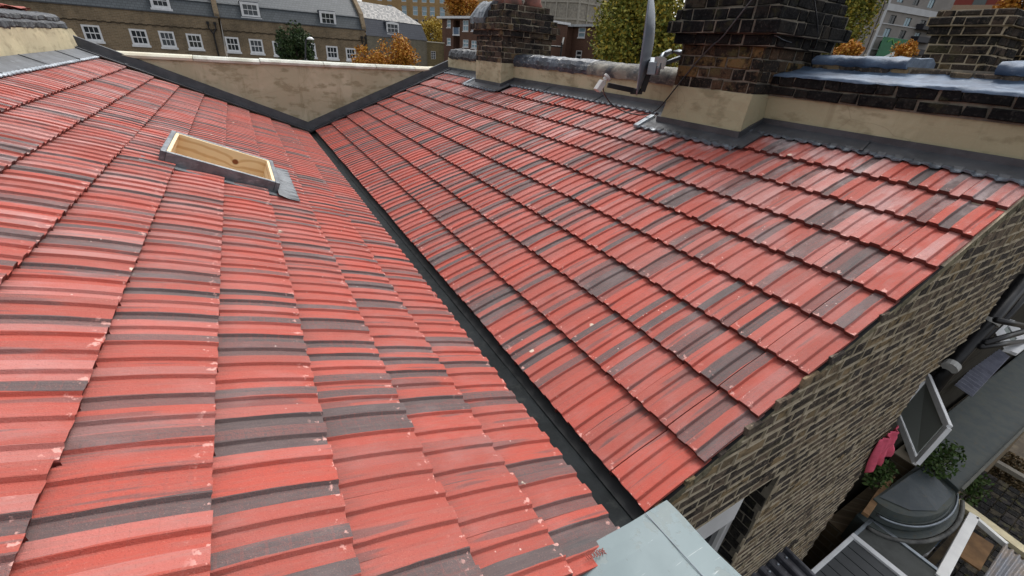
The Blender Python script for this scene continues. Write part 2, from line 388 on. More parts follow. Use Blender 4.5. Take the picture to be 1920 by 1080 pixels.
# boarding under the tiles
b = MB(); b.hexa([SR(-.05,.0,-.08),SR(2.9,.0,-.08),SR(2.9,LEN,-.08),SR(-.05,LEN,-.08),SR(-.05,.0,-.035),SR(2.9,.0,-.035),SR(2.9,LEN,-.035),SR(-.05,LEN,-.035)])
b.build('roof_deck', m_grime, house)
b = MB()
for s0, s1, y0, y1 in ((-.05,2.9,-.05,3.5),(-.05,2.9,4.4,LEN),(-.05,.8,3.5,4.4),(1.63,2.9,3.5,4.4)):
    b.hexa([SL(s0,y0,-.08),SL(s1,y0,-.08),SL(s1,y1,-.08),SL(s0,y1,-.08),SL(s0,y0,-.035),SL(s1,y0,-.035),SL(s1,y1,-.035),SL(s0,y1,-.035)])
b.build('roof_deck', m_grime, house)
# valley gutter
b = MB(); rows = []
for i in range(60):
    y = .0+LEN*i/59; q = .004*math.sin(i*1.7)+.003*math.sin(i*.6)
    rows.append([(-.30,y,.03),(-.15,y,-.03+q),(-.11,y,-.048),(-.05,y,-.056+q*.7),(.0,y,-.058),(.05,y,-.056-q*.5),(.10,y,-.050),(.14,y,-.03+q),(.30,y,.03)])
b.grid(rows); b.grid([[(x*.97, yy, z-.004) for x, z in ((-.12,-.02),(-.095,-.05),(-.05,-.056),(0,-.058),(.05,-.056),(.085,-.05),(.11,-.02))] for yy in (-.07,.02)]); b.build('valley_gutter', m_gutter, house, smooth=True)
# mortar bed along the tile verge
b = MB()
for i in range(60):
    s0 = i*.048; s1 = s0+.05
    b.hexa([SR(s0,-.004+random.uniform(-.004,.004),-.075),SR(s1,-.004,-.075),SR(s1,.05,-.075),SR(s0,.05,-.075),SR(s0,-.002+random.uniform(-.004,.004),-.038),SR(s1,-.002,-.038),SR(s1,.05,-.038),SR(s0,.05,-.038)])
b.build('verge_mortar', mat_mortar('mossy_mortar', (.24,.21,.14), (.11,.10,.07)), house)
# stamped number on the end tile
def text_mesh(s, size, mat, parent, name, org, ex, ey, ext=.0006):
    cu = bpy.data.curves.new(name, 'FONT'); cu.body = s; cu.size = size; cu.extrude = ext; cu.align_x = 'CENTER'; cu.materials.append(mat)
    o = bpy.data.objects.new(name, cu); C.objects.link(o); o.parent = parent
    ex = Vector(ex).normalized(); ey = Vector(ey); ey = (ey-ex*ey.dot(ex)).normalized(); ez = ex.cross(ey)
    M_ = Matrix((ex, ey, ez)).transposed().to_4x4(); M_.translation = Vector(org)-root_of(parent); o.matrix_local = M_
    me = bpy.data.meshes.new_from_object(o); o2 = bpy.data.objects.new(name, me); C.objects.link(o2); o2.parent = parent; o2.matrix_local = M_; bpy.data.objects.remove(o); bpy.data.curves.remove(cu); return o2
m_stamp = mat_simple('stamped_recess', (.20, .05, .04), .8, .2)
text_mesh('1000098801', .03, m_stamp, house, 'stamped_number', SL(.165, -.062, .0085), Vector(SL(0,0))-Vector(SL(1,0)), (0, 1, 0))

# lead dressed against the walls
def crimp(mats, S, s_edge, s_top, ya, yb, h_edge=.004, wall=None, y_off=0, wave=.004):
    b = MB(); n = max(4, int((yb-ya)/.0125)); rows = [[], [], [], [], []]
    for i in range(n+1):
        y = ya+(yb-ya)*i/n; ph = prof_h((y-y_off)/.2)
        sc = .006*math.cos((y-y_off)*2*math.pi/.1)+random.uniform(-.002,.002)
        rows[0].append(S(s_edge+sc, y, ph+h_edge-.004)); rows[1].append(S(s_edge+sc+.004, y, ph+h_edge+wave*(1+.6*math.sin(i*.9))))
        rows[2].append(S(s_edge+.026, y, ph*.6+h_edge+.005)); rows[3].append(S(s_edge+.05, y, h_edge+.010+.0015*math.sin(y*9)))
        rows[4].append(S(s_top, y, h_edge+.010))
    b.grid(rows[:3], 1); b.grid(rows[2:])  # paler lead rows: highlights painted along the crimped edge
    n2 = int((yb-ya)/1.35)                                     # lapped joints
    for k in range(1, n2+1):
        y = ya+(yb-ya)*k/(n2+1)
        b.hexa([S(s_edge+.01,y,.02),S(s_top,y+.03,.014),S(s_top,y+.05,.014),S(s_edge+.01,y+.02,.02),S(s_edge+.01,y,.026),S(s_top,y+.03,.021),S(s_top,y+.05,.019),S(s_edge+.01,y+.02,.023)])
    return b
sW = (2.735-XR)/cR
for ya, yb in ((.0, 1.675), (2.58, 5.845), (6.80, 8.59)):
    b = crimp(None, SR, stopR-.035, sW, ya, yb, y_off=.01)
    b.box(2.712, 2.732, ya, yb, 1.08, 1.155)
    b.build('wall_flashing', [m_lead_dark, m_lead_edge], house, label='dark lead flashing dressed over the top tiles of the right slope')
b = crimp(None, SL, stopL-.05, (2.875-XL)/cL, .0, 8.59, y_off=-.08)
b.build('wall_flashing', [mat_lead('weathered_lead', (.06,.065,.072), (.10,.108,.12), (.26,.29,.32), .5, .2, .5), m_lead_pale], house, label='pale weathered lead flashing below the left party wall')
for S, sg, xx in ((SR, 1, 2.9), (SL, -1, 2.95)):
    b = MB(); st = xx/cR
    b.hexa([S(-.06,8.37,.016),S(st,8.37,.016),S(st,LEN,.016),S(-.06,LEN,.016),S(-.06,8.37,.03),S(st,8.37,.03),S(st,LEN,.034),S(-.06,LEN,.034)])
    b.hexa([S(-.06,8.53,.03),S(st,8.53,.03),S(st,LEN,.03),S(-.06,LEN,.03),S(-.02,8.555,.145),S(st,8.555,.145),S(st,LEN,.15),S(-.02,LEN,.15)])
    b.bar(S(0,8.45,.036), S(st,8.45,.036), .012, .012)
    for k in range(3): b.hexa([S(.6+k*.95,8.37,.03),S(.63+k*.95,8.37,.03),S(.63+k*.95,8.55,.036),S(.6+k*.95,8.55,.036),S(.6+k*.95,8.37,.037),S(.63+k*.95,8.37,.037),S(.63+k*.95,8.55,.042),S(.6+k*.95,8.55,.042)])
    b.build('gable_flashing', m_lead_dark, house)

# far gable parapet, rendered, with its pale coping
b = MB(); nx = 60; rows = [[], []]
P = []
for zz in np.linspace(-7, 1.05, 24):
    P.append([(x, LEN+.004*math.sin(x*7+zz*9)+.003*math.sin(x*17), float(zz)) for x in np.linspace(-2.9, 2.93, 50)])
b.grid(P); b.box(-2.9, 2.93, LEN+.02, LEN+.26, -7, 1.05)
gp = b.build('gable_parapet', m_render_far, house, smooth=False)
xs = [-2.62, -1.55, -.62, .38, 1.30, 2.05, 2.45]
for i in range(len(xs)-1):
    b = MB(); j = random.uniform(-.006, .006); pts = []
    for x in (xs[i]+.004, xs[i+1]-.004):
        j2 = j+random.uniform(-.004,.004)
        pts.append([(x,LEN-.035,1.05+j2),(x,LEN-.04,1.085+j2),(x,LEN+.0,1.118+j2),(x,LEN+.15,1.128+j2),(x,LEN+.29,1.11+j2),(x,LEN+.30,1.05+j2)])
    b.grid(pts); b.add(pts[0], [(0,1,2,3,4,5)]); b.add(pts[1], [(5,4,3,2,1,0)])
    b.build('coping', m_coping if i in (1,2,3,4) else m_cream, gp, bevel=.004)
m_yel = mat_simple('new_cream_mortar', (.66, .58, .38), .8, .25, 6, bump=.3)
b = MB(); b.hexa([(-2.93,LEN-.06,1.03),(-2.58,LEN-.06,1.03),(-2.58,LEN+.28,1.03),(-2.93,LEN+.28,1.03),(-2.93,LEN-.04,1.12),(-2.58,LEN-.04,1.10),(-2.58,LEN+.28,1.10),(-2.93,LEN+.28,1.16)])
b.build('coping', m_yel, gp, bevel=.01)
b = MB(); b.hexa([(2.42,LEN-.05,1.03),(2.9,LEN-.05,1.05),(2.9,LEN+.28,1.05),(2.42,LEN+.28,1.03),(2.42,LEN-.04,1.12),(2.9,LEN-.04,1.165),(2.9,LEN+.28,1.17),(2.42,LEN+.28,1.13)])
b.build('coping', m_yel, gp, bevel=.01)

# ---- brick geometry ----
def bricks(b, org, ux, un, L, z0, z1, mi_b=0, inside=None, off=0, jit=.004, proud=.007, bl=.215, hh=.065, jt=.011, wave=.0, ribs=None):
    """bricks of one wall face: org at its lower left corner, ux along the wall, un outwards"""
    org = Vector(org); ux = Vector(ux); un = Vector(un); Z = Vector((0,0,1)); nz = int(round((z1-z0)/(hh+jt)))
    ch = (z1-z0)/nz; bh = ch-jt
    for r in range(nz):
        seq = [bl, (bl-jt)/2]*60; x = -((r+off) % 2)*(bl*.75)+random.uniform(-.02,.02)
        for q in seq:
            if x > L: break
            a = max(0, x); c_ = min(L, x+q); x += q+jt
            if c_-a < .03: continue
            zc = z0+r*ch+jt/2; zm = zc+bh/2
            if inside and not inside((a+c_)/2, zm): continue
            j = lambda s=jit: random.uniform(-s, s)
            pr = proud+random.uniform(-.004, .004)*(1 if ribs is None else .3); e = .006
            wv = wave*math.sin(a*2.3+r*.7)
            def P(u, z, d): return org+ux*u+Z*(z-org.z+wv)+un*d
            o4 = [(a+j(), zc+j()), (c_+j(), zc+j()), (c_+j(), zc+bh+j()), (a+j(), zc+bh+j())]
            cx = (a+c_)/2; cz = zm
            back = [P(u, z, -.012) for u, z in o4]; mid = [P(u, z, pr-.005) for u, z in o4]
            fr = [P(u+(e if u < cx else -e), z+(e if z < cz else -e), pr+random.uniform(-.003,.003)) for u, z in o4]
            if ribs is not None and random.random() < .93:
                t_ = jt*.30; zb_ = z0+r*ch; d_ = random.uniform(.004, .0085)
                q0, q1 = zb_-t_+j(.003), zb_+t_+j(.003); q2, q3 = zb_-t_+j(.003), zb_+t_+j(.003)
                A4 = [P(a-jt, q0, -.01), P(c_, q2, -.01), P(c_, q3, -.01), P(a-jt, q1, -.01)]; B4 = [P(a-jt, q0, d_), P(c_, q2, d_), P(c_, q3, d_-.002), P(a-jt, q1, d_-.002)]
                b.hexa(A4+B4, ribs)
                if not inside or inside((a+c_)/2, zm+.06): b.hexa([P(a-jt*.9,zb_,-.01),P(a-jt*.1,zb_,-.01),P(a-jt*.1+j(.004),zb_+ch,-.01),P(a-jt*.9+j(.004),zb_+ch,-.01),P(a-jt*.9,zb_,d_),P(a-jt*.1,zb_,d_),P(a-jt*.1+j(.004),zb_+ch,d_),P(a-jt*.9,zb_+ch,d_)], ribs)
            b.add(back+mid+fr, [(8,9,10,11)]+[(4+i,4+(i+1)%4,8+(i+1)%4,8+i) for i in range(4)]+[(i,(i+1)%4,4+(i+1)%4,4+i) for i in range(4)], mi_b)

# rear wall
VZ = lambda x: (x-XR)*sR/cR-.05 if x > 0 else (-x-XL)*sL/cL-.06
def rin(x, z):                                      # x measured from the wall's left end
    X = x-2.9
    if z > VZ(X)-.012: return False
    if .50 < X < 1.20 and -1.75 < z < -.42: return False
    if X > 2.98 and z < -.40+(X-2.97)*.5: return False
    return True
b = MB()
bricks(b, (-2.9, 0, -4.0), (1,0,0), (0,-1,0), 6.55, -4.0, 1.25, inside=rin, jit=.006, proud=.0035, wave=.006, jt=.011, hh=.058, bl=.20, ribs=1)
def mort(poly, y=.0, yb=.22):
    n = len(poly); vs = [(x, y, z) for x, z in poly]+[(x, yb, z) for x, z in poly]
    b.add(vs, [tuple(range(n))]+[tuple(n+i for i in range(n))[::-1]]+[(i, n+i, n+(i+1)%n, (i+1)%n) for i in range(n)], 1)
mort([(-2.9,-7.5),(.50,-7.5),(.50,VZ(.50)),(.30,-.05),(.08,-.16),(-.08,-.16),(-.45,-.06),(-2.9,VZ(-2.9))])
mort([(.50,-7.5),(1.20,-7.5),(1.20,-1.75),(.50,-1.75)]); mort([(.50,-.42),(1.20,-.42),(1.20,VZ(1.20)),(.50,VZ(.50))])
b.box(1.2005,1.2045,.002,.2,-1.75,-.42,3)  # dark mortar backing, part of the reveal's painted shade
mort([(1.205,-7.5),(2.97,-7.5),(2.97,-.38),(3.55,-.10),(3.65,.42),(3.65,1.3),(2.735,1.09),(1.205,VZ(1.20))])
# window reveal: recess shade put into the colour by reusing sooty brick
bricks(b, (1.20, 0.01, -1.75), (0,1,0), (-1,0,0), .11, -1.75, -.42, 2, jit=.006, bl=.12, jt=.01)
rw = b.build('rear_wall', [m_brick_wall, m_mort_light, m_brick_soot, m_mort_black], house, label='dark mossy stock-brick rear wall with pale mortar joints')
b = MB(); b.box(.50,.93,.015,.06,-.66,-.43); b.box(.50,1.19,.10,.16,-.47,-.42); b.box(.50,1.19,.10,.16,-1.75,-1.68); b.box(.50,.56,.10,.16,-1.68,-.47); b.box(1.13,1.19,.10,.16,-1.68,-.47); b.box(.82,.87,.105,.155,-1.68,-.47); b.box(.50,1.19,.04,.10,-.50,-.43)
wf = b.build('rear_window', m_upvc, house, bevel=.004); b = MB(); b.box(.56,1.13,.125,.135,-1.68,-.47); b.build('pane', m_pane, wf)

# roof light
def SLp(s, y, h): return SL(s, y, h)
sk = empty('roof_light', SL(1.2, 3.95, 0), None, None); sk.parent = house
s0, s1, y0, y1 = SKY; H0, H1 = -.02, .085
def slbox(b, a0, a1, c0, c1, h0, h1, mi=0):
    b.hexa([SL(a0,c0,h0),SL(a0,c1,h0),SL(a1,c1,h0),SL(a1,c0,h0),SL(a0,c0,h1),SL(a0,c1,h1),SL(a1,c1,h1),SL(a1,c0,h1)], mi)
b = MB()
for a in ((s0,s0+.035,y0,y1),(s1-.035,s1,y0,y1),(s0+.035,s1-.035,y0,y0+.035),(s0+.035,s1-.035,y1-.035,y1)): slbox(b, *a, H0, H1)
b.build('lead_kerb', mat_lead('kerb_lead', (.10,.11,.125), (.20,.22,.24), (.50,.53,.56), .4, .3, .4, .5), sk, bevel=.006)
b = MB(); e = .036; t_ = .022
for a in ((s0+e,s0+e+t_,y0+e,y1-e),(s1-e-t_,s1-e,y0+e,y1-e),(s0+e+t_,s1-e-t_,y0+e,y0+e+t_),(s0+e+t_,s1-e-t_,y1-e-t_,y1-e)): slbox(b, *a, -.34, H1-.006)
KNOT = SL((s0+s1)/2-.10, y1-e-t_, -.02)
b.build('timber_lining', mat_wood(), sk)
b = MB(); slbox(b, s0, s1, y0, y1, -.37, -.345); b.build('base_board', mat_simple('raw_board', (.42,.30,.16), .8, .3, 4), sk)
b = MB()
slbox(b, s0-.02, s1+.10, y0-.085, y0+.01, -.02, -.004); slbox(b, s0-.02, s1+.1, y1-.01, y1+.07, -.02, -.004); slbox(b, s1-.01, s1+.10, y0, y1, -.02, -.002)
n = 90; rows = [[] for _ in range(5)]
for i in range(n+1):                                 # crimped apron below the kerb
    y = y0-.16+(y1-y0+.20)*i/n; ph = prof_h((y+.08)/.2)
    for r, (s, k, hh) in enumerate(((s0-.155+.008*math.cos(y*63),1,.010),(s0-.148,1,.016),(s0-.09,.8,.014),(s0-.045,.25,.018),(s0+.01,0,.03))): rows[r].append(SL(s, y, ph*k+hh+.002*math.sin(i*.8)))
b.grid(rows); b.build('lead_apron', mat_lead('new_lead', (.10,.11,.12), (.16,.175,.19), (.27,.29,.31), .5, .2, .3), sk)

# ================= right party wall =================
pw = empty('party_wall', (2.73, 0, 0), 'rendered party wall along the top of the right roof slope, carrying two chimney stacks', 'party wall')
XW = 2.732
def rgrid(b, x, ya, yb, za, zb, mi=0, splay=0):
    n = max(4, int((yb-ya)/.12)); P = []
    for z in np.linspace(za, zb, 6):
        P.append([(x+.004*math.sin(y*5+z*11)+.003*math.sin(y*13)-splay*(zb-z), y, float(z)) for y in np.linspace(ya, yb, n)])
    b.grid(P, mi)
b = MB(); rgrid(b, XW, 0, 8.55, .9, 1.325); b.box(XW+.012, 2.95, 0.012, 8.54, -7, 1.32); b.box(2.96, XW+.30, 0.012, 8.54, .8, 1.32); b.box(XW+.001, XW+.30, .0, .012, 1.05, 1.32)
b.build('render', m_render, pw)
def crinkle(name, mat, sec, ya, yb, amp, parent, step=.035, taper=0, label=None, smooth=True):
    """crumpled lead or bitumen sheet dressed over a wall head; sec = [(x, z)...]"""
    b = MB(); n = int((yb-ya)/step); rows = []
    ph = [random.uniform(0, 6) for _ in range(6)]
    for i in range(n+1):
        y = ya+(yb-ya)*i/n; row = []
        for k, (x, z) in enumerate(sec):
            d = amp*(math.sin(y*9+ph[0]+k*1.1)+.7*math.sin(y*23+ph[1]+k*2.1)+.6*math.sin(y*47+k*.9+ph[2]))+random.gauss(0, amp*.55)
            row.append((x-d*.6, y, z+d*.8))
        rows.append(row)
    b.grid(rows); b.add(rows[0], [tuple(range(len(sec)))]); b.add(rows[-1], [tuple(range(len(sec)))[::-1]])
    return b.build(name, mat, parent, smooth=smooth, label=label)
# capping between the stacks and beyond the far stack
crinkle('bitumen_capping', mat_lead('blue_black_bitumen', (.022,.027,.036), (.055,.07,.095), (.40,.41,.40), .42, .05, .7, 1.0), [(2.715,1.315),(2.705,1.36),(2.712,1.405),(2.75,1.452),(2.84,1.475),(2.95,1.478),(3.03,1.45),(3.035,1.31)], 4.05, 5.86, .006, pw, smooth=False)
crinkle('bitumen_capping', mat_lead('peeling_bitumen', (.030,.033,.038), (.20,.185,.15), (.40,.38,.33), .7, 0, .6, 1.0), [(2.705,1.315),(2.695,1.36),(2.705,1.405),(2.745,1.445),(2.84,1.465),(2.95,1.468),(3.03,1.44),(3.035,1.31)], 2.53, 4.05, .005, pw, label='patchy peeling bitumen capping behind the satellite dish')
crinkle('bitumen_capping', m_felt, [(2.715,1.31),(2.70,1.35),(2.712,1.41),(2.75,1.46),(2.84,1.485),(2.95,1.48),(3.02,1.44),(3.03,1.31)], 6.72, 8.45, .008, pw, smooth=False)
# two oversailing courses of black brick near the camera, lead slope above
b = MB(); bricks(b, (2.715, 1.70, 1.325), (0,-1,0), (-1,0,0), 1.72, 1.325, 1.47, 0, jit=.008, proud=.012, hh=.062); b.box(2.72, 3.05, -.015, 1.70, 1.322, 1.468, 1)
b.build('brick_course', [m_brick_soot, m_mort_black], pw)
crinkle('lead_capping', m_lead_blue, [(2.700,1.462),(2.703,1.476),(2.76,1.487),(2.90,1.502),(3.02,1.522),(3.06,1.545)], -.03, 1.70, .0028, pw, step=.03)
def stack(parent, x0, x1, y0, y1, zr, prof, skirt_z, splay, mat_b, label, moff=.0):
    low = lambda z: 2 if (z < zr+.01 and mat_b is m_brick_soot) else 0
    st = empty('chimney_stack', (x0, y0, zr), label, None); st.parent = parent; st.location = Vector((x0, y0, zr))-root_of(parent)
    b = MB()
    for (za, zb, d) in prof:
        bricks(b, (x0-d, y1+d, za), (0,-1,0), (-1,0,0), y1-y0+2*d, za, zb, low(za), jit=.007, off=int(za*40) % 2, proud=.006, hh=.066)
        bricks(b, (x0-d, y0-d, za), (1,0,0), (0,-1,0), x1-x0+2*d, za, zb, low(za), jit=.007, off=(int(za*40)+1) % 2, proud=.006, hh=.066)
        b.box(x0-d+.003, x1+d-.003, y0-d+.003, y1+d-.003, za, zb-.002, 1)
    b.build('brickwork', [mat_b, m_mort_black if mat_b is m_brick_soot else m_mort_dark, m_brick_low], st)
    b = MB(); s_ = splay; zb = skirt_z
    n = 10; xe = XW-.002
    def ring(z, k):
        xx = x0-s_*k; ya = y0-.02*k-.005; yb = y1+s_*k*.9
        pts = [(xe, ya)]+[(xe+(xx-xe)*i/6, ya) for i in range(1, 7)]+[(xx, ya+(yb-ya)*i/n) for i in range(1, n+1)]+[(xx+(xe-xx)*i/4, yb) for i in range(1, 5)]
        return [(p[0]+.003*math.sin(p[1]*17+z*30), p[1]+.003*math.sin(p[0]*19+z*20), z) for p in pts]
    zt = zr+.005
    b.grid([ring(zb+(zt-zb)*t, 1-t) for t in (0, .2, .4, .6, .8, .97)]+[[(p[0]+.006, p[1]+.006, p[2]) for p in ring(zt, 0)]])
    b.box(x0+.004, x1, y0+.002, y1-.002, zb, zr)
    b.build('render_skirt', m_render, st)
    # lead apron round the foot
    b = MB(); xx = x0-s_; ss = (xx-XR)/cR
    b.hexa([SR(ss-.13,y0-.16,.0),SR(ss+.3,y0-.16,.0),SR(ss+.3,y1+.15,.0),SR(ss-.13,y1+.15,.0),SR(ss-.13,y0-.16,.012),SR(ss+.3,y0-.16,.012),SR(ss+.3,y1+.15,.012),SR(ss-.13,y1+.15,.012)])
    z0_ = SR(ss,0)[2]; b.box(xx-.012, xx+.03, y0-.032, y1+s_+.012, z0_-.03, z0_+.055)
    b.hexa([(xx,y0-.037,z0_-.02),(XW,y0-.037,1.08),(XW,y0-.01,1.08),(xx,y0-.01,z0_-.02),(xx,y0-.034,z0_+.055),(XW,y0-.034,1.155),(XW,y0-.01,1.155),(xx,y0-.01,z0_+.055)])
    nn = 60; rows = [[] for _ in range(4)]
    for i in range(nn+1):
        y = y0-.13+(y1-y0+.28)*i/nn; ph = prof_h((y-.01)/.2); sc = .005*math.cos((y-.01)*63)
        for r, (s, k, h) in enumerate(((ss-.175+sc,1,.003),(ss-.17+sc,1,.014),(ss-.14,.9,.012),(ss-.10,.0,.016))): rows[r].append(SR(s, y, ph*k+h))
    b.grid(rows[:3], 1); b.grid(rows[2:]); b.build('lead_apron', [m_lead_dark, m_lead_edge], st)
    b = MB()
    for yy, sg in ((y1+.15, -1),):
        b.hexa([SR(ss-.17,yy-.02,.0),SR(ss+.06,yy-.02,.012),SR(ss+.06,yy+.055,.012),SR(ss-.17,yy+.055,.0),SR(ss-.17,yy-.01,.028),SR(ss+.06,yy-.01,.036),SR(ss+.06,yy+.045,.036),SR(ss-.17,yy+.045,.028)])
    b.build('lead_saddle', m_lead_pale, st, bevel=.006)
    return st
st1 = stack(pw, 2.50, 3.38, 5.87, 6.74, 1.34, [(1.34,1.70,0),(1.70,1.775,.045),(1.775,1.86,.085),(1.86,1.94,.045),(1.94,2.03,.0),(2.03,2.11,-.05)], 1.005, .0, m_brick_ch1, 'grey-brown brick chimney stack at the far end with corbelled top and clay pots')
st2 = stack(pw, 2.51, 3.28, 1.70, 2.50, 1.325, [(1.325,1.655,0),(1.655,1.735,.055),(1.735,1.825,.11),(1.825,1.91,.075),(1.91,1.99,.045),(1.99,2.30,.02)], .985, .052, m_brick_soot, 'soot-black brick chimney stack nearest the camera with stepped corbels')
for st, pots, z in ((st1, ((2.78,6.1),(3.12,6.1),(2.8,6.5)), 2.10), (st2, ((2.75,1.95),(3.05,2.25)), 2.29)):
    for x, y in pots:
        b = MB(); b.lathe([(.02,0),(.13,0),(.15,.03),(.125,.08),(.115,.35),(.14,.37),(.145,.42),(.115,.43),(.10,.40),(.10,.05)], (x, y, z), 22, 0); b.build('chimney_pot', m_terracotta, st, smooth=True)
crinkle('lead_flashing', mat_lead('silvered_lead', (.06,.07,.08), (.12,.14,.16), (.34,.38,.42), .4, .2, .5, 1.0), [(2.42,1.86),(2.41,1.93),(2.44,2.0),(2.50,2.07),(2.58,2.14),(2.66,2.17)], 6.35, 6.84, .008, st1, smooth=False)
# ================= left party wall =================
lw = empty('party_wall', (-2.88, 0, 0), 'rendered party wall along the top of the left roof slope with torn black capping', 'party wall')
XW2 = -2.875; b = MB(); n = 60; P = []
for z in np.linspace(.9, 1.385, 6): P.append([(XW2-.004*math.sin(y*5+z*11)-.003*math.sin(y*13)-.07*(z-1.13)*(1 if z > 1.13 else 0), float(y)-(max(0, z-1.13)*1.6 if y > 8.5 else 0), float(z)) for y in np.linspace(-.3, 9.0, n)])
b.grid(P); b.box(XW2-.32, XW2-.03, -.3, 8.55, -7, 1.38)
b.build('render', mat_render('pale_new_render', (.52,.46,.30), (.44,.39,.26), (.30,.26,.17)), lw)
crinkle('bitumen_capping', m_felt, [(-2.90,1.375),(-2.885,1.395),(-2.89,1.44),(-2.905,1.462),(-2.92,1.47)], -.3, 8.42, .005, lw, smooth=False)
crinkle('bitumen_capping', m_felt, [(-2.915,1.46),(-2.90,1.475),(-2.905,1.51),(-2.93,1.535),(-3.0,1.545),(-3.15,1.53),(-3.22,1.48),(-3.23,1.3)], -.3, 8.25, .006, lw, smooth=False)
def loose_tile(loc, rz, ry, label, grp='loose red tiles on the left wall'):
    b = MB(); rows = []; rows2 = []
    for i in range(4):
        rows.append([(i*.11, u*.2, h+.004*math.sin(i)) for u, h in PROF]); rows2.append([(i*.11, u*.2, h-.014) for u, h in PROF])
    b.grid(rows); b.grid(rows2); n = len(PROF)
    for r, r2 in ((rows[0], rows2[0]), (rows[-1], rows2[-1])): b.grid([r, r2])
    Mx = Matrix.Translation(loc) @ Matrix.Rotation(rz, 4, 'Z') @ Matrix.Rotation(ry, 4, 'Y')
    b.v = [tuple(Mx @ Vector(v)) for v in b.v]
    return tag(b.build('roof_tile', m_terr_loose), label, 'roof tile', grp)
m_terr_loose = mat_simple('old_red_tile', (.42,.13,.10), .8, .35, 12, bump=.4, col2=(.28,.09,.07))
loose_tile((-3.10,6.72,1.575), R_(80), R_(2), 'pale red loose roof tile lying at the near end of the heap on the left wall')
loose_tile((-3.06,7.05,1.59), R_(74), R_(6), 'red loose roof tile tipped on top of the heap on the left wall')
loose_tile((-3.05,7.42,1.565), R_(86), R_(-3), 'dark-edged loose roof tile at the far end of the heap on the left wall')
# ================= satellite dish =================
dn = Vector((-.72, .69, -.06)).normalized(); dc = Vector((2.265, 2.736, 1.646))
dish = empty('satellite_dish', dc, 'large grey satellite dish seen edge-on, bracketed to the near chimney stack', 'satellite dish')
b = MB(); ax = dn; hx = Vector((ax.y, -ax.x, 0)).normalized(); vx = hx.cross(ax).normalized()
if vx.z < 0: vx = -vx
rings = []; N = 40
for i in range(11):
    r = i/10; rings.append([dc+hx*(.36*r*math.cos(2*math.pi*k/N))+vx*(.425*r*math.sin(2*math.pi*k/N))+ax*(.085*(r*r-1)) for k in range(N+1)])
b.grid(rings); b.grid([[q-ax*.006 for q in r_] for r_ in rings][::-1])
rim = [dc+hx*(.362*math.cos(2*math.pi*k/N))+vx*(.427*math.sin(2*math.pi*k/N)) for k in range(N+1)]
b.tube(rim, .007, 6, caps=False)
b.build('reflector', m_dish, dish, smooth=True)
bot = dc-vx*.40; bk = dc-ax*.10-vx*.16
b = MB(); lnb = Vector((1.955, 2.827, 1.324))
b.bar(bot+ax*.0, lnb+Vector((.05,.0,-.04)), .028, .045); b.bar(bk, bot-ax*.05, .10, .05); b.bar(bot-ax*.05, bot+ax*.06, .06, .05)
b.build('feed_arm', m_black, dish, bevel=.003)
b = MB(); la = (dc-lnb).normalized()
b.tube([lnb-la*.0, lnb+la*.025], .022, 14); b.tube([lnb+la*.025, lnb+la*.045], .036, 16)
l_ = b.build('feed_horn', m_grey_plastic, dish, smooth=False); b = MB(); b.bar(lnb-la*.015+Vector((0,0,-.0)), lnb-la*.06+Vector((-.02,0,-.05)), .07, .05); b.build('converter_box', m_grey_plastic, dish, bevel=.005)
b = MB(); b.tube([Vector((2.586, 2.5, 1.583))+Vector((0,-.0,0)), Vector((2.59, 2.6, 1.593)), Vector((2.565, 2.68, 1.593)), Vector((2.269, 2.475, 1.554)), Vector((2.223, 2.46, 1.487)), Vector((2.215, 2.452, 1.404))], .024, 14)
b.build('mount_pipe', m_galv, dish, smooth=True)
b = MB(); q = Vector((2.609, 2.5, 1.576)); b.box(q.x-.05,q.x+.09,2.495,2.515,q.z-.10,q.z+.07)
q2 = Vector((2.172, 2.481, 1.45)); b.bar(q2-hx*.02, q2+hx*.05, .07, .10); b.bar(bk, q2, .05, .09); b.bar(q2, (q.x, 2.505, q.z), .03, .03)
b.build('bracket', m_galv, dish, bevel=.003)
b = MB(); q = Vector((2.207, 2.435, 1.495))
for k in range(5): b.box(q.x+random.uniform(-.05,.04), q.x+random.uniform(.045,.08), q.y+random.uniform(-.02,.02), q.y+.05, q.z+random.uniform(-.05,.0), q.z+random.uniform(.01,.05))
tag(b.build('wrapped_joint', m_grey_plastic), 'white taped cable joint tucked behind the satellite dish bracket', 'cable joint')
def spline(pts, n=8):
    P = [Vector(p) for p in pts]; P = [P[0]]+P+[P[-1]]; out = []
    for i in range(1, len(P)-2):
        for k in range(n):
            t = k/n; a, b_, c, d = P[i-1], P[i], P[i+1], P[i+2]
            out.append(.5*((2*b_)+(c-a)*t+(2*a-5*b_+4*c-d)*t*t+(3*b_-a-3*c+d)*t**3))
    return out+[P[-2]]
def cable(pts, r, mat, label):
    b = MB(); b.tube(spline(pts), r, 7); return tag(b.build('cable', mat, smooth=True), label, 'cable')
cable([(1.935, 2.817, 1.289),(2.12, 2.979, 1.186),(2.28, 3.01, 1.086),(2.4, 2.889, 1.031),(2.44, 2.694, 1.042),(2.44, 2.555, 1.118),(2.46, 2.428, 1.301),(2.49, 2.373, 1.41)], .006, m_black, 'black cable looping from the dish over the lead and up the near chimney')
cable([(2.49, 2.373, 1.41),(2.48, 2.263, 1.541),(2.44, 2.131, 1.645),(2.4, 2.031, 1.696),(2.38, 1.932, 1.808),(2.38, 1.826, 1.955),(2.4, 1.731, 2.061)], .006, mat_simple('grey_cable', (.06,.06,.065), .5), 'grey cable slanting up across the face of the near chimney')
cable([(2.665, 1.57, 1.987),(2.84, 1.58, 1.841),(2.961, 1.6, 1.729),(3.074, 1.66, 1.642),(3.206, 1.67, 1.452)], .005, m_black, 'black cable hanging down the right side of the near chimney')
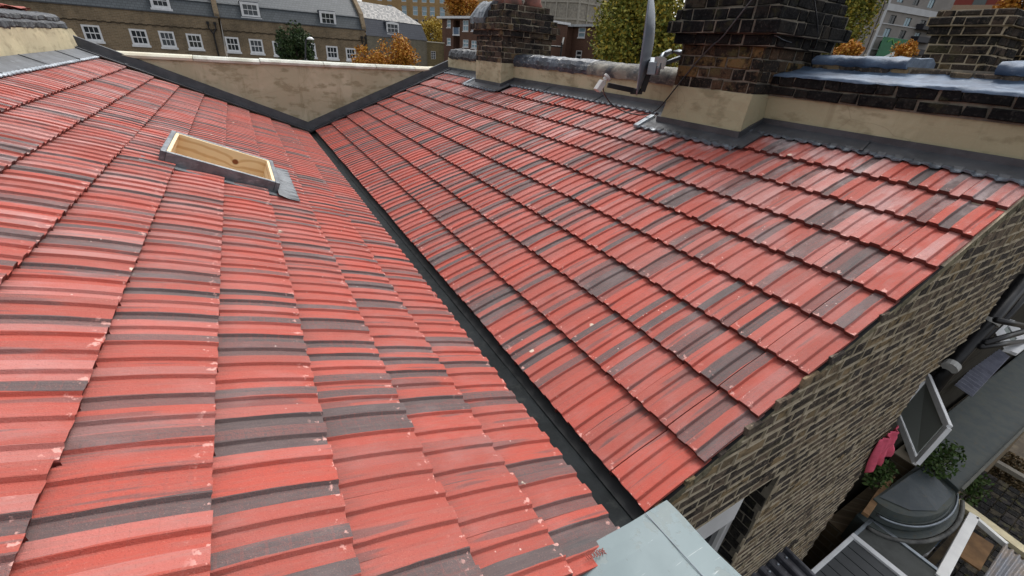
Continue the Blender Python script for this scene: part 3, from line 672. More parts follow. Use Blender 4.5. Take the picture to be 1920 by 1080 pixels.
cable([(2.48, 2.374, 1.706),(2.49, 2.069, 1.724),(2.49, 1.794, 1.74),(2.47, 1.64, 1.725),(2.571, 1.62, 1.702),(2.799, 1.66, 1.692)], .0022, m_galv, 'thin wire tied round the near chimney below its corbels')
# aerial stub beyond the far chimney
ab = empty('aerial_bracket', (3.601, 5.9, 1.531), 'black aerial bracket with a white stub beside the far chimney', 'aerial bracket')
b = MB(); b.tube([(3.322, 5.9, 1.618),(3.609, 5.9, 1.621)], .012, 8); b.tube([(3.593, 5.9, 1.439),(3.6, 5.9, 1.68)], .013, 8); b.build('arm', m_black, ab)
b = MB(); b.tube([(3.603, 5.9, 1.658),(3.62, 5.9, 1.755)], .014, 10); b.build('stub', m_white, ab)

# ================= neighbouring roof walls and stacks on the right =================
nb_ = empty('neighbouring_house', (3.3, 0, 0), 'neighbouring house behind the party wall with lead-capped parapet and brick stacks', 'house')
b = MB(); bricks(b, (3.06, 1.62, 1.50), (0,-1,0), (-1,0,0), 1.66, 1.49, 1.575, 0, jit=.006, proud=.01, hh=.066); b.box(3.063, 3.45, -.03, 1.62, 1.25, 1.58, 1)
b.build('parapet', [m_brick_wall, m_mort_dark], nb_)
for ya, yb in ((-.03,.52),(.98,1.62)):
    crinkle('lead_capping', m_lead_blue, [(3.045,1.565),(3.025,1.585),(3.03,1.612),(3.07,1.632),(3.20,1.640),(3.40,1.645),(3.47,1.62),(3.48,1.56)], ya, yb, .0045, nb_, step=.03)
def nstack(x0, x1, y0, y1, prof, label, zb):
    st = empty('chimney_stack', (0,0,0), label, None); st.parent = nb_; st.location = Vector((x0,y0,zb))-nb_.location
    b = MB()
    for (za, zc, d) in prof:
        bricks(b, (x0-d, y1+d, za), (0,-1,0), (-1,0,0), y1-y0+2*d, za, zc, 0, jit=.004, off=int(za*40)%2, proud=.006, hh=.058, bl=.15)
        bricks(b, (x0-d, y0-d, za), (1,0,0), (0,-1,0), x1-x0+2*d, za, zc, 0, jit=.004, off=(int(za*40)+1)%2, proud=.006, hh=.058, bl=.15)
        b.box(x0-d+.003, x1+d, y0-d+.003, y1+d-.003, za, zc-.001, 1)
    b.build('brickwork', [m_brick_ch1, m_mort_light], st); return st
nstack(4.2, 4.75, 0.923, 1.358, [(1.45,1.85,0),(1.85,1.915,.03),(1.915,1.98,.055),(1.98,2.03,.02)], 'yellow-brown brick stack with tapered top behind the blue lead', 1.5)
s4 = nstack(5.2, 5.8, .55, 1.144, [(1.45,1.76,0),(1.76,1.84,.03),(1.84,1.92,.05)], 'low dark brick stack at the right edge with clay pots', 1.5)
for x, y in ((5.4,.92),(5.45,.68)):
    b = MB(); b.lathe([(.02,0),(.09,0),(.11,.02),(.09,.05),(.085,.10),(.105,.12),(.08,.12),(.07,.03)], (x,y,1.915), 18); b.build('chimney_pot', m_terracotta, s4, smooth=True)
# rear wall of the neighbour, set back a little
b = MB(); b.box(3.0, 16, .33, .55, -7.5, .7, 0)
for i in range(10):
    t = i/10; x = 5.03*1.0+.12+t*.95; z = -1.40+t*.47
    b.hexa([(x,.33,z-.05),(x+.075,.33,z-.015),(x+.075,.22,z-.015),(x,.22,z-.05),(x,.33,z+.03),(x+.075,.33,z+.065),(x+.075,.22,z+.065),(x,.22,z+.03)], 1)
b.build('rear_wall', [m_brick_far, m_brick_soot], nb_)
def sash(A, D, B, Cc, label, parent, tw=.06):
    A, D, B, Cc = map(Vector, (A, D, B, Cc)); nrm = (B-A).cross(D-A).normalized()
    w_ = empty('window_sash', A, label, None) ; w_.parent = parent; w_.location = A-root_of(parent)
    b = MB()
    for p, q in ((A,B),(B,Cc),(Cc,D),(D,A)): b.bar(p, q, tw, .04, up=nrm)
    ins = [A+(Cc-A)*.09, B+(D-B)*.09, Cc+(A-Cc)*.09, D+(B-D)*.09]
    b.build('frame', m_upvc, w_, bevel=.004)
    b = MB(); b.hexa([q-nrm*.004 for q in ins]+[q+nrm*.004 for q in ins]); b.build('pane', m_pane_open, w_)
sash((5.013, 0.3, -1.331), (4.735, 0.3, -1.753), (4.221, -0.146, -1.331), (4.064, -0.133, -1.753), 'white casement sash standing wide open beside the brick wall', nb_)
sash((7.472, 0.3, -1.246), (7.021, 0.3, -1.244), (6.868, 0.01, -1.246), (6.388, 0.012, -1.244), 'second white sash, further along under the black pipes', nb_, .12)
# pipes
dp = empty('waste_pipe', (5.043, 0.2, -1.235), 'black waste pipe slanting down past the open window with white collars', 'pipe')
b = MB(); b.tube([(5.975, 0.22, -0.262),(5.498, 0.2, -0.738),(5.191, 0.2, -1.032),(5.025, 0.2, -1.493)], .065, 14); b.tube([(6.051, 0.16, -0.432),(5.911, 0.16, -0.685),(5.405, 0.16, -0.866)], .04, 10); b.build('pipe', m_black, dp, smooth=True)
for q in (((5.553, 0.19, -0.679),(5.524, 0.19, -0.719)),((5.102, 0.19, -1.125),(5.046, 0.19, -1.156))):
    b = MB(); b.tube(q, .074, 14); b.build('collar', m_grey_plastic, dp)
for k, (p, q) in enumerate((((5.349, 0.12, -0.872),(6.295, 0.0, -0.904)),((5.292, 0.12, -0.903),(7.001, 0.0, -1.263)),((5.127, 0.12, -0.526),(6.048, 0.0, -0.779)))):
    b = MB(); b.tube([p, q], .03, 10)
    tag(b.build('pipe_arm', m_black, smooth=True), ['upper of the two long black struts crossing the second white sash','lower of the two long black struts crossing the second white sash','short black strut highest at the right edge under the wall'][k], 'strut', 'black struts by the waste pipe')
# pink cloth
b = MB(); P = []
c0, c1, c2, c3 = map(Vector, ((2.705, -0.02, -0.889), (2.995, -0.02, -0.867), (3.264, -0.03, -1.309), (2.928, -0.02, -1.362)))
for i in range(16):
    row = []
    for j in range(16):
        u, v = i/15, j/15; q = (c0*(1-u)+c1*u)*(1-v)+(c3*(1-u)+c2*u)*v
        f = .008*math.sin(v*14)*u+.014*math.sin(u*15+v*3)+.010*math.sin(u*31+1); row.append(q+Vector((.012*math.sin(v*5+u*2), -.02+f, .02*math.sin(u*7)*v)))
    P.append(row)
b.grid(P); pk = b.build('pink_cloth', m_pink, smooth=True); pk.modifiers.new('s', 'SOLIDIFY').thickness = .006
tag(pk, 'pink cloth hung out to dry below the open white window', 'cloth')

# ================= metal cover in the foreground =================
def mat_cover():
    t = NT('painted_zinc'); p = t.pos(); n = t.noise(p, 3, 4)
    c = t.mix(t.step(n, .35, .65), (.17, .215, .225), (.215, .265, .275))
    e = t.noise(p, 9, 5, .7); x, y, z = t.sep(p)
    edge = t.step(y, -.16, -.02)
    pl = t.step(t.math('ADD', e, t.math('MULTIPLY', edge, .10)), .60, .65)
    c = t.mix(t.math('MULTIPLY', pl, .6), c, (.20, .23, .225))
    w_ = t.noise(t.scl(p, (1, 14, 1)), 5, 3, .7, .6); c = t.mix(t.math('MULTIPLY', t.step(w_, .66, .70), .4), c, (.68, .72, .72))
    c = t.mix(t.math('MULTIPLY', t.step(t.noise(t.scl(p, (30, 6, 1)), 2, 3, .7), .68, .72), .7), c, (.12, .13, .13))
    t.bump(t.math('ADD', t.noise(p, 5, 3), t.math('MULTIPLY', pl, -.3)), .3, .008); return t.done(c, .62, .3, .0)
mc = empty('metal_cover', (-.3, -.3, -.3), 'pale blue-grey sheet metal box cover with worn paint at the gutter outlet', 'metal cover')
b = MB(); P = []
for i in range(15):
    y = -.012-.62*i/14; P.append([(-.62+(.765+.03*i/14)*j/16, y-.0, .040+.004*math.sin(j*.9+i*.5)+.003*math.sin(i*1.1)) for j in range(17)])
b.grid(P[::-1]); tp = b.build('lid', mat_cover(), mc); sm = tp.modifiers.new('s', 'SOLIDIFY'); sm.thickness = .006; sm.offset = -1
b = MB(); b.hexa([(-.61,-.02,-.45),(.142,-.02,-.45),(.168,-.62,-.45),(-.61,-.62,-.45),(-.61,-.02,.033),(.142,-.02,.033),(.168,-.62,.033),(-.61,-.62,.033)]); b.build('box', m_cream if False else m_lead_pale, mc)
b = MB(); b.bar((.03,-.015,.046),(.05,-.60,.046),.002,.003); b.bar((-.20,-.30,.047),(-.12,-.42,.047),.006,.004); b.build('seam', m_dish, mc)
b = MB(); b.lathe([(.0,.014),(.010,.012),(.016,.006),(.018,0)], (-.315,-.055,.046), 12); tag(b.build('pebble', m_timber_old, smooth=True), 'small brown pebble lying on the corner of the metal cover', 'pebble')

# ================= yards below =================
b = MB(); b.add([(-200,-60,-7.6),(400,-60,-7.6),(400,400,-7.6),(-200,400,-7.6)], [(0,1,2,3)])
tag(b.build('ground', m_soil), kind='structure')
cr = empty('corrugated_roof', (2.121, -0.004, -1.85), 'small black corrugated sheet roof at the foot of the brick wall', 'roof')
b = MB(); o_ = Vector((2.121, 0.006, -1.85)); P = [[], []]
for i in range(121):
    x = o_.x-1.0+i/120*1.02; h = .02*max(-1, min(1, 1.8*math.sin(i*2*math.pi/13))); P[0].append((x, o_.y-.01, o_.z+h)); P[1].append((x+.0, o_.y-.75, o_.z+h-.04))
b.grid(P); q = b.build('sheet', mat_lead('black_sheet', (.035,.036,.045), (.06,.062,.075), (.22,.22,.25), .3, .3, .5), cr); q.modifiers.new('s','SOLIDIFY').thickness = .006
b = MB()
for i in range(9):
    for yy in (-.06,-.30): b.lathe([(.012,0),(.010,.008),(.0,.010)], (o_.x-.985+i*13/120*1.02+.03, o_.y+yy, o_.z+.022), 8)
b.build('fixings', m_galv, cr)
b = MB(); b.box(o_.x-1, o_.x, o_.y-.7, o_.y-.05, -7.6, o_.z-.05); b.build('wall', m_terr_a, cr)
# glazed lean-to
ln = empty('lean_to_roof', (4.2, -.5, -3.3), 'dark panelled lean-to roof with white glazing bars in the yard', 'roof')
X0, X1, Y0, Y1, ZZ = 3.0, 4.84, -1.35, -.03, -3.3
b = MB(); b.box(X0, 4.33, Y1-.045, Y1, ZZ-.05, ZZ+.03); b.box(4.33, 4.40, Y0, Y1, ZZ-.05, ZZ+.035); b.build('white_bar', m_upvc, ln, bevel=.005)
b = MB(); b.box(4.40, X1, Y1-.04, Y1, ZZ-.05, ZZ+.025); b.box(X1-.045, X1, Y0, Y1-.04, ZZ-.05, ZZ+.025); b.build('grey_bar', m_galv, ln, bevel=.005)
b = MB(); P = []
for i in range(9):
    xa = X0+(4.33-X0)*i/9; b.box(xa+.006, xa+(4.33-X0)/9-.006, Y0, Y1-.045, ZZ-.03, ZZ+.008)
b.box(X0, 4.33, Y0, Y1-.045, ZZ-.04, ZZ-.03); b.build('slatted_panel', mat_simple('charcoal_panel', (.045,.050,.055), .5, .2, 5), ln)
b = MB(); b.box(4.40, X1-.045, Y0, Y1-.04, ZZ-.03, ZZ+.006); b.build('felt_panel', mat_simple('grey_felt_panel', (.075,.080,.075), .7, .3, 6, bump=.3), ln)
b = MB(); b.box(X0, X1, Y0, Y1, -7.6, ZZ-.06); b.build('wall', m_terr_a, ln)
# long felt slab roof
fr = empty('flat_roof', (8, -.05, -3), 'long grey-green felt flat roof of the back extension', 'roof')
b = MB(); b.hexa([(6.0,-.42,-3.12),(16,-.50,-3.12),(16,.32,-3.12),(6.3,.25,-3.12),(6.0,-.42,-3.0),(16,-.50,-3.0),(16,.32,-3.0),(6.3,.25,-3.0)]); b.build('felt', m_slab, fr, bevel=.01)
b = MB(); b.box(6.1,16,-.38,.30,-7.6,-3.12); b.build('wall', m_terr_a, fr)
b = MB(); b.bar((6.0,-.43,-2.985),(16,-.51,-2.985),.03,.05); b.build('edge_trim', mat_simple('trim', (.12,.12,.10), .6), fr)
# stepped bay roof
by = empty('bay_roof', (5.6, -.02, -3.2), 'rounded stepped bay roof of dull grey metal with a broken white gutter', 'bay roof')
def halfdisc(b, cx, cy, rx, ry, z0, z1, n=26, mi=0, a0=170, a1=365):
    A = [R_(a0+(a1-a0)*i/n) for i in range(n+1)]
    top = [(cx+rx*math.cos(t)*.97, cy+ry*math.sin(t)*.97, z1) for t in A]; bo = [(cx+rx*math.cos(t), cy+ry*math.sin(t), z0) for t in A]
    m = len(A); b.add(top+bo, [tuple(range(m))]+[(i, m+i, m+i+1, i+1) for i in range(m-1)]+[(m-1, 2*m-1, m, 0)], mi)
for (rx, ry, za, zb) in ((1.0,.56,-3.7,-3.28),(.84,.47,-3.26,-3.16),(.80,.44,-3.16,-3.06)):
    b = MB(); halfdisc(b, 5.66, -.02, rx, ry, za, zb); b.build('tier', m_slab, by)
b = MB(); b.add([(4.98,.03,-3.05),(5.12,-.24,-3.05),(5.42,-.40,-3.05),(5.9,-.40,-3.05),(6.1,-.02,-3.05),(5.5,-.02,-2.90),(5.9,-.05,-2.90)], [(0,1,5),(1,2,5),(2,6,5),(2,3,6),(3,4,6),(0,5,6,4)]); b.build('cap', mat_lead('dull_metal', (.034,.046,.054), (.052,.064,.070), (.09,.08,.06), .5, .1, .7, .5), by)
b = MB(); b.tube([(5.66+1.02*math.cos(t), -.02+.575*math.sin(t), -3.28) for t in [R_(185+5*i) for i in range(25)]], .025, 8); b.build('gutter', mat_simple('dirty_gutter', (.13,.13,.12), .7, .7, 5, col2=(.04,.04,.04)), by, smooth=True)
b = MB(); b.tube([(5.66+.86*math.cos(t), -.02+.48*math.sin(t), -3.16) for t in [R_(185+5*i) for i in range(32)]], .014, 8); b.build('rolled_edge', m_galv, by, smooth=True)
b = MB(); b.box(4.75,6.4,-.40,.28,-7.6,-3.7); b.build('wall', m_terr_a, by)
# white timber frame with clear corrugated sheets
wf_ = empty('timber_frame', (6.049, -0.671, -3.3), 'white painted open timber frame with old corrugated clear sheets in the yard', 'frame')
for nm, p, q, wd, mt in (('rafter',(6.119, -0.65, -3.3),(4.738, -0.768, -3.3),.10,m_white),('rafter',(6.098, -0.672, -3.3),(5.984, -0.992, -3.3),.05,m_white),('beam',(6.283, -0.453, -3.36),(6.149, -1.207, -3.36),.13,m_yel)):
    b = MB(); b.bar(p, q, wd, .07); b.build(nm, mt, wf_, bevel=.006)
b = MB(); p, q, r, s = map(Vector, ((5.961, -0.979, -3.28), (5.876, -1.276, -3.28), (5.046, -1.001, -3.28), (4.988, -1.233, -3.28))); P = []
for i in range(61):
    t = i/60; h = Vector((0,0,.02*math.sin(t*2*math.pi*5))); P.append([p*(1-t)+q*t+h, r*(1-t)+s*t+h])
b.grid(P); b.build('clear_sheet', mat_lead('clear_sheet', (.26,.27,.30), (.36,.30,.25), (.6,.6,.62), .35, 0, .5), wf_)
for q in ((1826,972),(1886,1024)): pass
b = MB()
for x, y in ((6.099, -0.656), (4.8, -0.756), (6.143, -1.163)): b.box(x-.04, x+.04, y-.04, y+.04, -7.6, -3.36)
b.build('post', m_timber_old, wf_)
# translucent roof beyond the pipe
b = MB(); p, q, r, s = map(Vector, ((6.971, 0.294, -2.2), (6.875, 0.079, -2.2), (8.978, 0.403, -2.2), (8.787, 0.18, -2.2))); P = []
for i in range(81):
    t = i/80; h = Vector((0,0,.025*math.sin(t*2*math.pi*16))); P.append([p*(1-t)+r*t+h, q*(1-t)+s*t+h])
b.grid(P); tr_ = b.build('corrugated_sheet', mat_simple('lilac_sheet', (.30,.31,.38), .4, .25, 9)); tr_.modifiers.new('s','SOLIDIFY').thickness = .008
tag(tr_, 'pale lilac-grey corrugated sheet lying beyond the black waste pipe', 'sheet')
# yard odds and ends
b = MB(); q = Vector((8.19, -0.643, -5.2))
for i in range(26):
    for j in range(9): b.box(q.x-2.1+i*.17, q.x-2.1+i*.17+.15, q.y-.75+j*.16+(.0), q.y-.75+j*.16+.14, -5.25, -5.2+random.uniform(-.006,.006))
b.box(q.x-2.1, q.x+2.3, q.y-.75, q.y+.68, -7.6, -5.24)
tag(b.build('brick_terrace', mat_brick('paving_brick', (.02,.02,.02), (.05,.045,.045), (.09,.075,.05))), 'dark brick paved terrace beside the white timber frame', 'paving')
def plank(p, q, wd, th, mat, name, label, cat, grp=None):
    b = MB(); b.bar(p, q, wd, th); tag(b.build(name, mat, bevel=.005), label, cat, grp)
plank((4.595, -0.0, -3.1), (5.564, 0.114, -3.1), .07, .05, mat_simple('orange_board', (.30,.17,.08), .8, .3, 7), 'board', 'narrow brown board leaning between the wall and the bay roof', 'board')
plank((14.595, -0.244, -7.2), (14.566, -0.963, -7.2), .16, .12, mat_simple('pale_pole', (.33,.30,.25), .8, .2, 7), 'garden_pole', 'pale wooden edging pole lying on the garden soil', 'pole')
for k in range(3): plank(Vector((13.725, -0.061, -7.3))+Vector((.0,-.12*k,.0)), Vector((13.41, -1.278, -7.3))+Vector((.0,-.12*k,.02*k)), .13, .10, m_timber_old, 'sleeper', ['mossy sleeper nearest the felt roof','mossy middle sleeper in the garden','mossy sleeper furthest from the felt roof'][k], 'sleeper', 'old sleepers in the garden')
plank((6.962, -0.879, -4.6), (7.668, -0.839, -4.6), .35, .03, mat_simple('brown_board', (.22,.12,.05), .8, .4, 4), 'board', 'brown plywood board seen through the white timber frame', 'board')
for k, (x, y) in enumerate(((1712,992),(1735,1003),(1722,1018))):
    q = Vector([(5.925, -0.334, -3.9),(5.998, -0.447, -3.9),(5.755, -0.445, -3.9)][k]); b = MB(); P = []
    for i in range(8): P.append([q+Vector(((i-4)*.045, (j-4)*.035, .05*math.sin(i*1.3+j+k)+.04*math.cos(j*1.7))) for j in range(8)])
    b.grid(P); o = b.build('plastic_bag', [m_upvc, mat_simple('blue_bag', (.10,.16,.24), .3), m_upvc][k]); o.modifiers.new('s','SOLIDIFY').thickness = .006
    tag(o, ['white crumpled plastic bag nearest the bay gutter','blue-grey crumpled plastic bag between two white bags','white crumpled plastic bag lowest by the lean-to'][k], 'plastic bag', 'plastic bags by the bay')
b = MB(); b.box(4.86,5.6,-1.0,-.05,-7.6,-4.0); tag(b.build('coal_bunker', m_grime), 'dark flat-topped bunker between the lean-to and the bay', 'bunker')

# ================= leaves =================
def leaf_mesh(name, P, size, mat, parent=None, rr=RNG):
    n = len(P); a = rr.normal(size=(n,3)); a /= np.linalg.norm(a, axis=1)[:,None]; c = rr.normal(size=(n,3)); c -= (c*a).sum(1)[:,None]*a; c /= np.linalg.norm(c, axis=1)[:,None]
    s = size*rr.uniform(.55, 1.25, (n,1)); V = np.stack([P-a*s*.5, P+c*s*.32, P+a*s*.55, P-c*s*.32], 1).reshape(-1,3)
    me = bpy.data.meshes.new(name); me.vertices.add(4*n); me.vertices.foreach_set('co', V.astype(np.float32).ravel())
    me.loops.add(4*n); me.loops.foreach_set('vertex_index', np.arange(4*n)); me.polygons.add(n)
    me.polygons.foreach_set('loop_start', np.arange(0,4*n,4)); me.polygons.foreach_set('loop_total', np.full(n,4)); me.update(calc_edges=True)
    at = me.attributes.new('rnd','FLOAT_VECTOR','POINT'); at.data.foreach_set('vector', np.repeat(rr.random((n,3)),4,0).astype(np.float32).ravel())
    me.materials.append(mat); o = bpy.data.objects.new(name, me); C.objects.link(o)
    if parent: o.parent = parent
    return o
def tree(name, c, rx, rz, mat, n, leaf, label, cat='tree', group=None, clumps=26, base=-7.6, fill=.75, cone=0):
    c = Vector(c); root = empty(name, (c.x, c.y, base), label, cat, group); rel = c-root.location
    rr = np.random.default_rng(int(abs(c.x*100+c.y*10))); cl = []
    while len(cl) < clumps:
        q = rr.uniform(-1, 1, 3)
        if .25 < np.linalg.norm(q) < 1: cl.append(q)
    cl = np.array(cl); cr_ = rr.uniform(.24, .44, clumps)
    i = rr.integers(0, clumps, n); d = rr.normal(size=(n,3)); d /= np.linalg.norm(d, axis=1)[:,None]; rad = rr.uniform(0,1,n)**.45
    q = cl[i]*fill+d*(cr_[i]*rad)[:,None]
    if cone: q[:,:2] *= np.clip((1-q[:,2])/1.5, .12, 1)[:,None]
    P = np.array(rel)+q*np.array([rx, rx, rz]); leaf_mesh('crown', P, leaf, mat, root, rr)
    b = MB(); tp = c+Vector((0,0,rz*.2)); bs = root.location
    b.tube([bs, bs+(tp-bs)*.35+Vector((.05*rx,0,0)), bs+(tp-bs)*.7, tp], max(.07, rx*.09), 9, r1=.03*rx+.01)
    for k in range(7):
        t = cl[k]*fill; b.tube([bs+(tp-bs)*(.55+.05*k), c+Vector((t[0]*rx*.5,t[1]*rx*.5,t[2]*rz*.4)), c+Vector((t[0]*rx,t[1]*rx,t[2]*rz))], .035*rx, 6, r1=.008*rx)
    b.build('trunk', m_bark, root); return root
lf_green = mat_leaf('autumn_green_leaf', (.10,.13,.025), (.29,.27,.05), (.50,.35,.05))
lf_orange = mat_leaf('orange_leaf', (.46,.22,.030), (.36,.14,.022), (.55,.34,.06))
lf_yellow = mat_leaf('yellow_leaf', (.40,.27,.04), (.30,.21,.035), (.50,.36,.06))
lf_dark = mat_leaf('evergreen_leaf', (.022,.045,.018), (.045,.075,.025), (.08,.10,.05))
lf_ivy = mat_leaf('yard_leaf', (.03,.065,.015), (.06,.10,.025), (.10,.13,.05))
tree('maple_tree', (19.0, 20.33, 3.219), 3.1, 4.0, lf_green, 26000, .20, 'broad green-yellow tree between the two chimney stacks', group='autumn trees', clumps=60)
tree('maple_tree', (36.627, 19.291, 5.937), 2.25, 4.6, lf_green, 17000, .21, 'green-yellow tree just right of the near chimney stack', group='autumn trees', clumps=50)
tree('maple_tree', (31.177, 15.26, 2.763), .95, .8, lf_orange, 2600, .15, 'orange bush between the near chimney and the glass tower', 'tree', 'autumn trees')
tree('maple_tree', (31.302, 12.478, 2.706), .8, .85, lf_orange, 2600, .13, 'orange tree in front of the green hoarding', 'tree', 'autumn trees')
tree('maple_tree', (21.504, 5.842, 3.83), 1.0, 1.4, lf_orange, 3500, .12, 'orange tree behind the stack at the right edge', 'tree', 'autumn trees')
tree('maple_tree', (5.29, 20.583, 0.93), 1.0, 1.05, lf_orange, 4500, .10, 'larger round orange tree in front of the grey slate-roofed house', 'tree', 'autumn trees')
tree('maple_tree', (3.872, 20.009, 0.764), .8, .70, lf_orange, 2500, .10, 'smaller yellow-orange tree beside the downpipes', 'tree', 'autumn trees')
tree('maple_tree', (47.146, 109.087, 10.331), 5.0, 4.0, lf_orange, 3500, .55, 'golden tree above the flat roof of the apartment block', 'tree', 'autumn trees')
tree('maple_tree', (29.883, 81.764, 3.254), 3.4, 3.6, lf_yellow, 3000, .4, 'yellow tree between the slate house and the apartment block', 'tree', 'autumn trees')
tree('holly_tree', (1.176, 20.511, 1.057), .78, .95, lf_dark, 5200, .11, 'dark evergreen tree in front of the terrace windows', 'tree', clumps=40)
def shrub(c, r, n, size, label, grp='plants growing in the yard'):
    c = Vector(c); root = empty('yard_plant', (c.x,c.y,c.z-r), label, 'plant', grp); rr = np.random.default_rng(n)
    d = rr.normal(size=(n,3)); d /= np.linalg.norm(d,axis=1)[:,None]; P = np.array((0,0,r))+d*(rr.uniform(0,1,(n,1))**.5)*r*np.array([1.3,.7,.8]); leaf_mesh('foliage', P, size, lf_ivy, root, rr)
    b = MB()
    for k in range(6): b.tube([c-Vector((0,0,r)), c+Vector(d[k]*r*.8)], .008, 5, r1=.003)
    b.build('stem', m_bark, root)
shrub((6.01, -0.116, -2.75), .30, 700, .055, 'leafy plant between the open window and the felt roof')
shrub((4.962, 0.154, -2.75), .22, 420, .055, 'leafy plant below the pink cloth')
shrub((8.74, -0.439, -4.6), .35, 450, .07, 'straggling plant at the end of the felt roof')
# grass patch
rr = np.random.default_rng(5); q = Vector((12.861, -1.226, -7.5)); n = 9000
P = np.array((q.x,q.y,q.z))+rr.uniform(-1,1,(n,3))*np.array([1.3,.55,.05]); g_ = leaf_mesh('grass', P, .10, mat_leaf('grass_blade', (.05,.12,.02), (.09,.17,.03), (.14,.18,.05)), None, rr); tag(g_, kind='stuff')
P = np.array((13.407, -0.644, -7.5))+rr.uniform(-1,1,(7000,3))*np.array([2.6,.7,.04]); g_ = leaf_mesh('leaf_litter', P, .09, mat_leaf('litter_leaf', (.06,.045,.02), (.12,.08,.04), (.2,.15,.08)), None, rr); tag(g_, kind='stuff')
# street lamp
lp = empty('street_lamp', (1.152, 17.716, 0.838), 'black swan-neck street lamp rising beside the dark evergreen', 'street lamp'); lp.location.z = -7.6
b = MB(); a0 = Vector((1.152, 17.716, 0.838)); a1 = Vector((1.242, 17.93, 1.26)); b.tube([(a0.x,a0.y,-7.6),a0], .05, 8); b.tube(spline([a0, a1, (1.305, 17.987, 1.409), (1.421, 17.931, 1.433)]), .025, 8); b.build('post', m_black, lp, smooth=True)
b = MB(); q = Vector((1.425, 17.939, 1.45)); b.lathe([(.0,.06),(.06,.05),(.12,.0),(.11,-.03),(.0,-.04)], q, 14); b.build('lamp_head', m_upvc, lp, smooth=True)
# ================= the buildings beyond =================
class Fac:
    """a facade frame: s along the wall, z up, d outwards towards the viewer"""
    def __init__(s, P, Q):
        s.P = Vector(P); e = Vector(Q)-s.P; e.z = 0; s.L = e.length; s.e = e.normalized(); s.n = s.e.cross(Vector((0,0,1)))
    def p(s, a, z, d=0): return (s.P.x+s.e.x*a+s.n.x*d, s.P.y+s.e.y*a+s.n.y*d, z)
    def box(s, b, a0, a1, z0, z1, d0, d1, mi=0):
        b.hexa([s.p(a0,z0,d1),s.p(a1,z0,d1),s.p(a1,z0,d0),s.p(a0,z0,d0),s.p(a0,z1,d1),s.p(a1,z1,d1),s.p(a1,z1,d0),s.p(a0,z1,d0)], mi)
m_pane_grey = mat_glass('grey_window_glass', (.09,.10,.11), .1); PANES = [m_pane, m_pane, m_pane, m_pane_grey]
def window(F, parent, a0, a1, z0, z1, nx, nz, d=0, fr=.09, bar=.035, sill=True, name='window', mf=None, mp=None, arch=False):
    b = MB(); mf = mf or m_upvc
    F.box(b, a0-fr, a0, z0-fr, z1+fr, d-.03, d+.05); F.box(b, a1, a1+fr, z0-fr, z1+fr, d-.03, d+.05)
    F.box(b, a0, a1, z1, z1+fr, d-.03, d+.05); F.box(b, a0, a1, z0-fr, z0, d-.03, d+.05)
    for i in range(1, nx): x = a0+(a1-a0)*i/nx; F.box(b, x-bar/2, x+bar/2, z0, z1, d-.02, d+.02)
    for i in range(1, nz):
        z = z0+(z1-z0)*i/nz; k = bar*1.6 if nz == 2 else bar; F.box(b, a0, a1, z-k/2, z+k/2, d-.018, d+.024)
    if sill: F.box(b, a0-fr*1.5, a1+fr*1.5, z0-fr*2.2, z0-fr-.002, d-.03, d+.14)
    if arch:
        n = 10; top = [(a0-fr+(a1-a0+2*fr)*i/n, z1+fr+.12*math.sin(math.pi*i/n)) for i in range(n+1)]
        vs = [F.p(x, z, d+.05) for x, z in top]+[F.p(x, z1+fr, d+.05) for x, z in top]; b.add(vs, [(i, n+1+i, n+2+i, i+1) for i in range(n)])
    w_ = b.build(name, mf, parent); b = MB(); F.box(b, a0, a1, z0, z1, d-.028, d-.024); b.build('pane', mp or random.choice(PANES), w_); return w_
def wall_holes(b, F, a0, a1, z0, z1, holes, d0=-.35, d1=0.0, mi=0):
    xs = sorted({a0, a1, *[h[0] for h in holes], *[h[1] for h in holes]})
    for xa, xb in zip(xs, xs[1:]):
        if xb-xa < 1e-3: continue
        hs = sorted([(h[2], h[3]) for h in holes if h[0] < (xa+xb)/2 < h[1]]); z = z0
        for ha, hb in hs: F.box(b, xa, xb, z, ha, d0, d1, mi); z = hb
        F.box(b, xa, xb, z, z1, d0, d1, mi)
ZE = 2.55                                            # eaves of the terrace
FT = Fac((-11.031, 52.624, -0.058), (9.743, 53.667, -0.473))
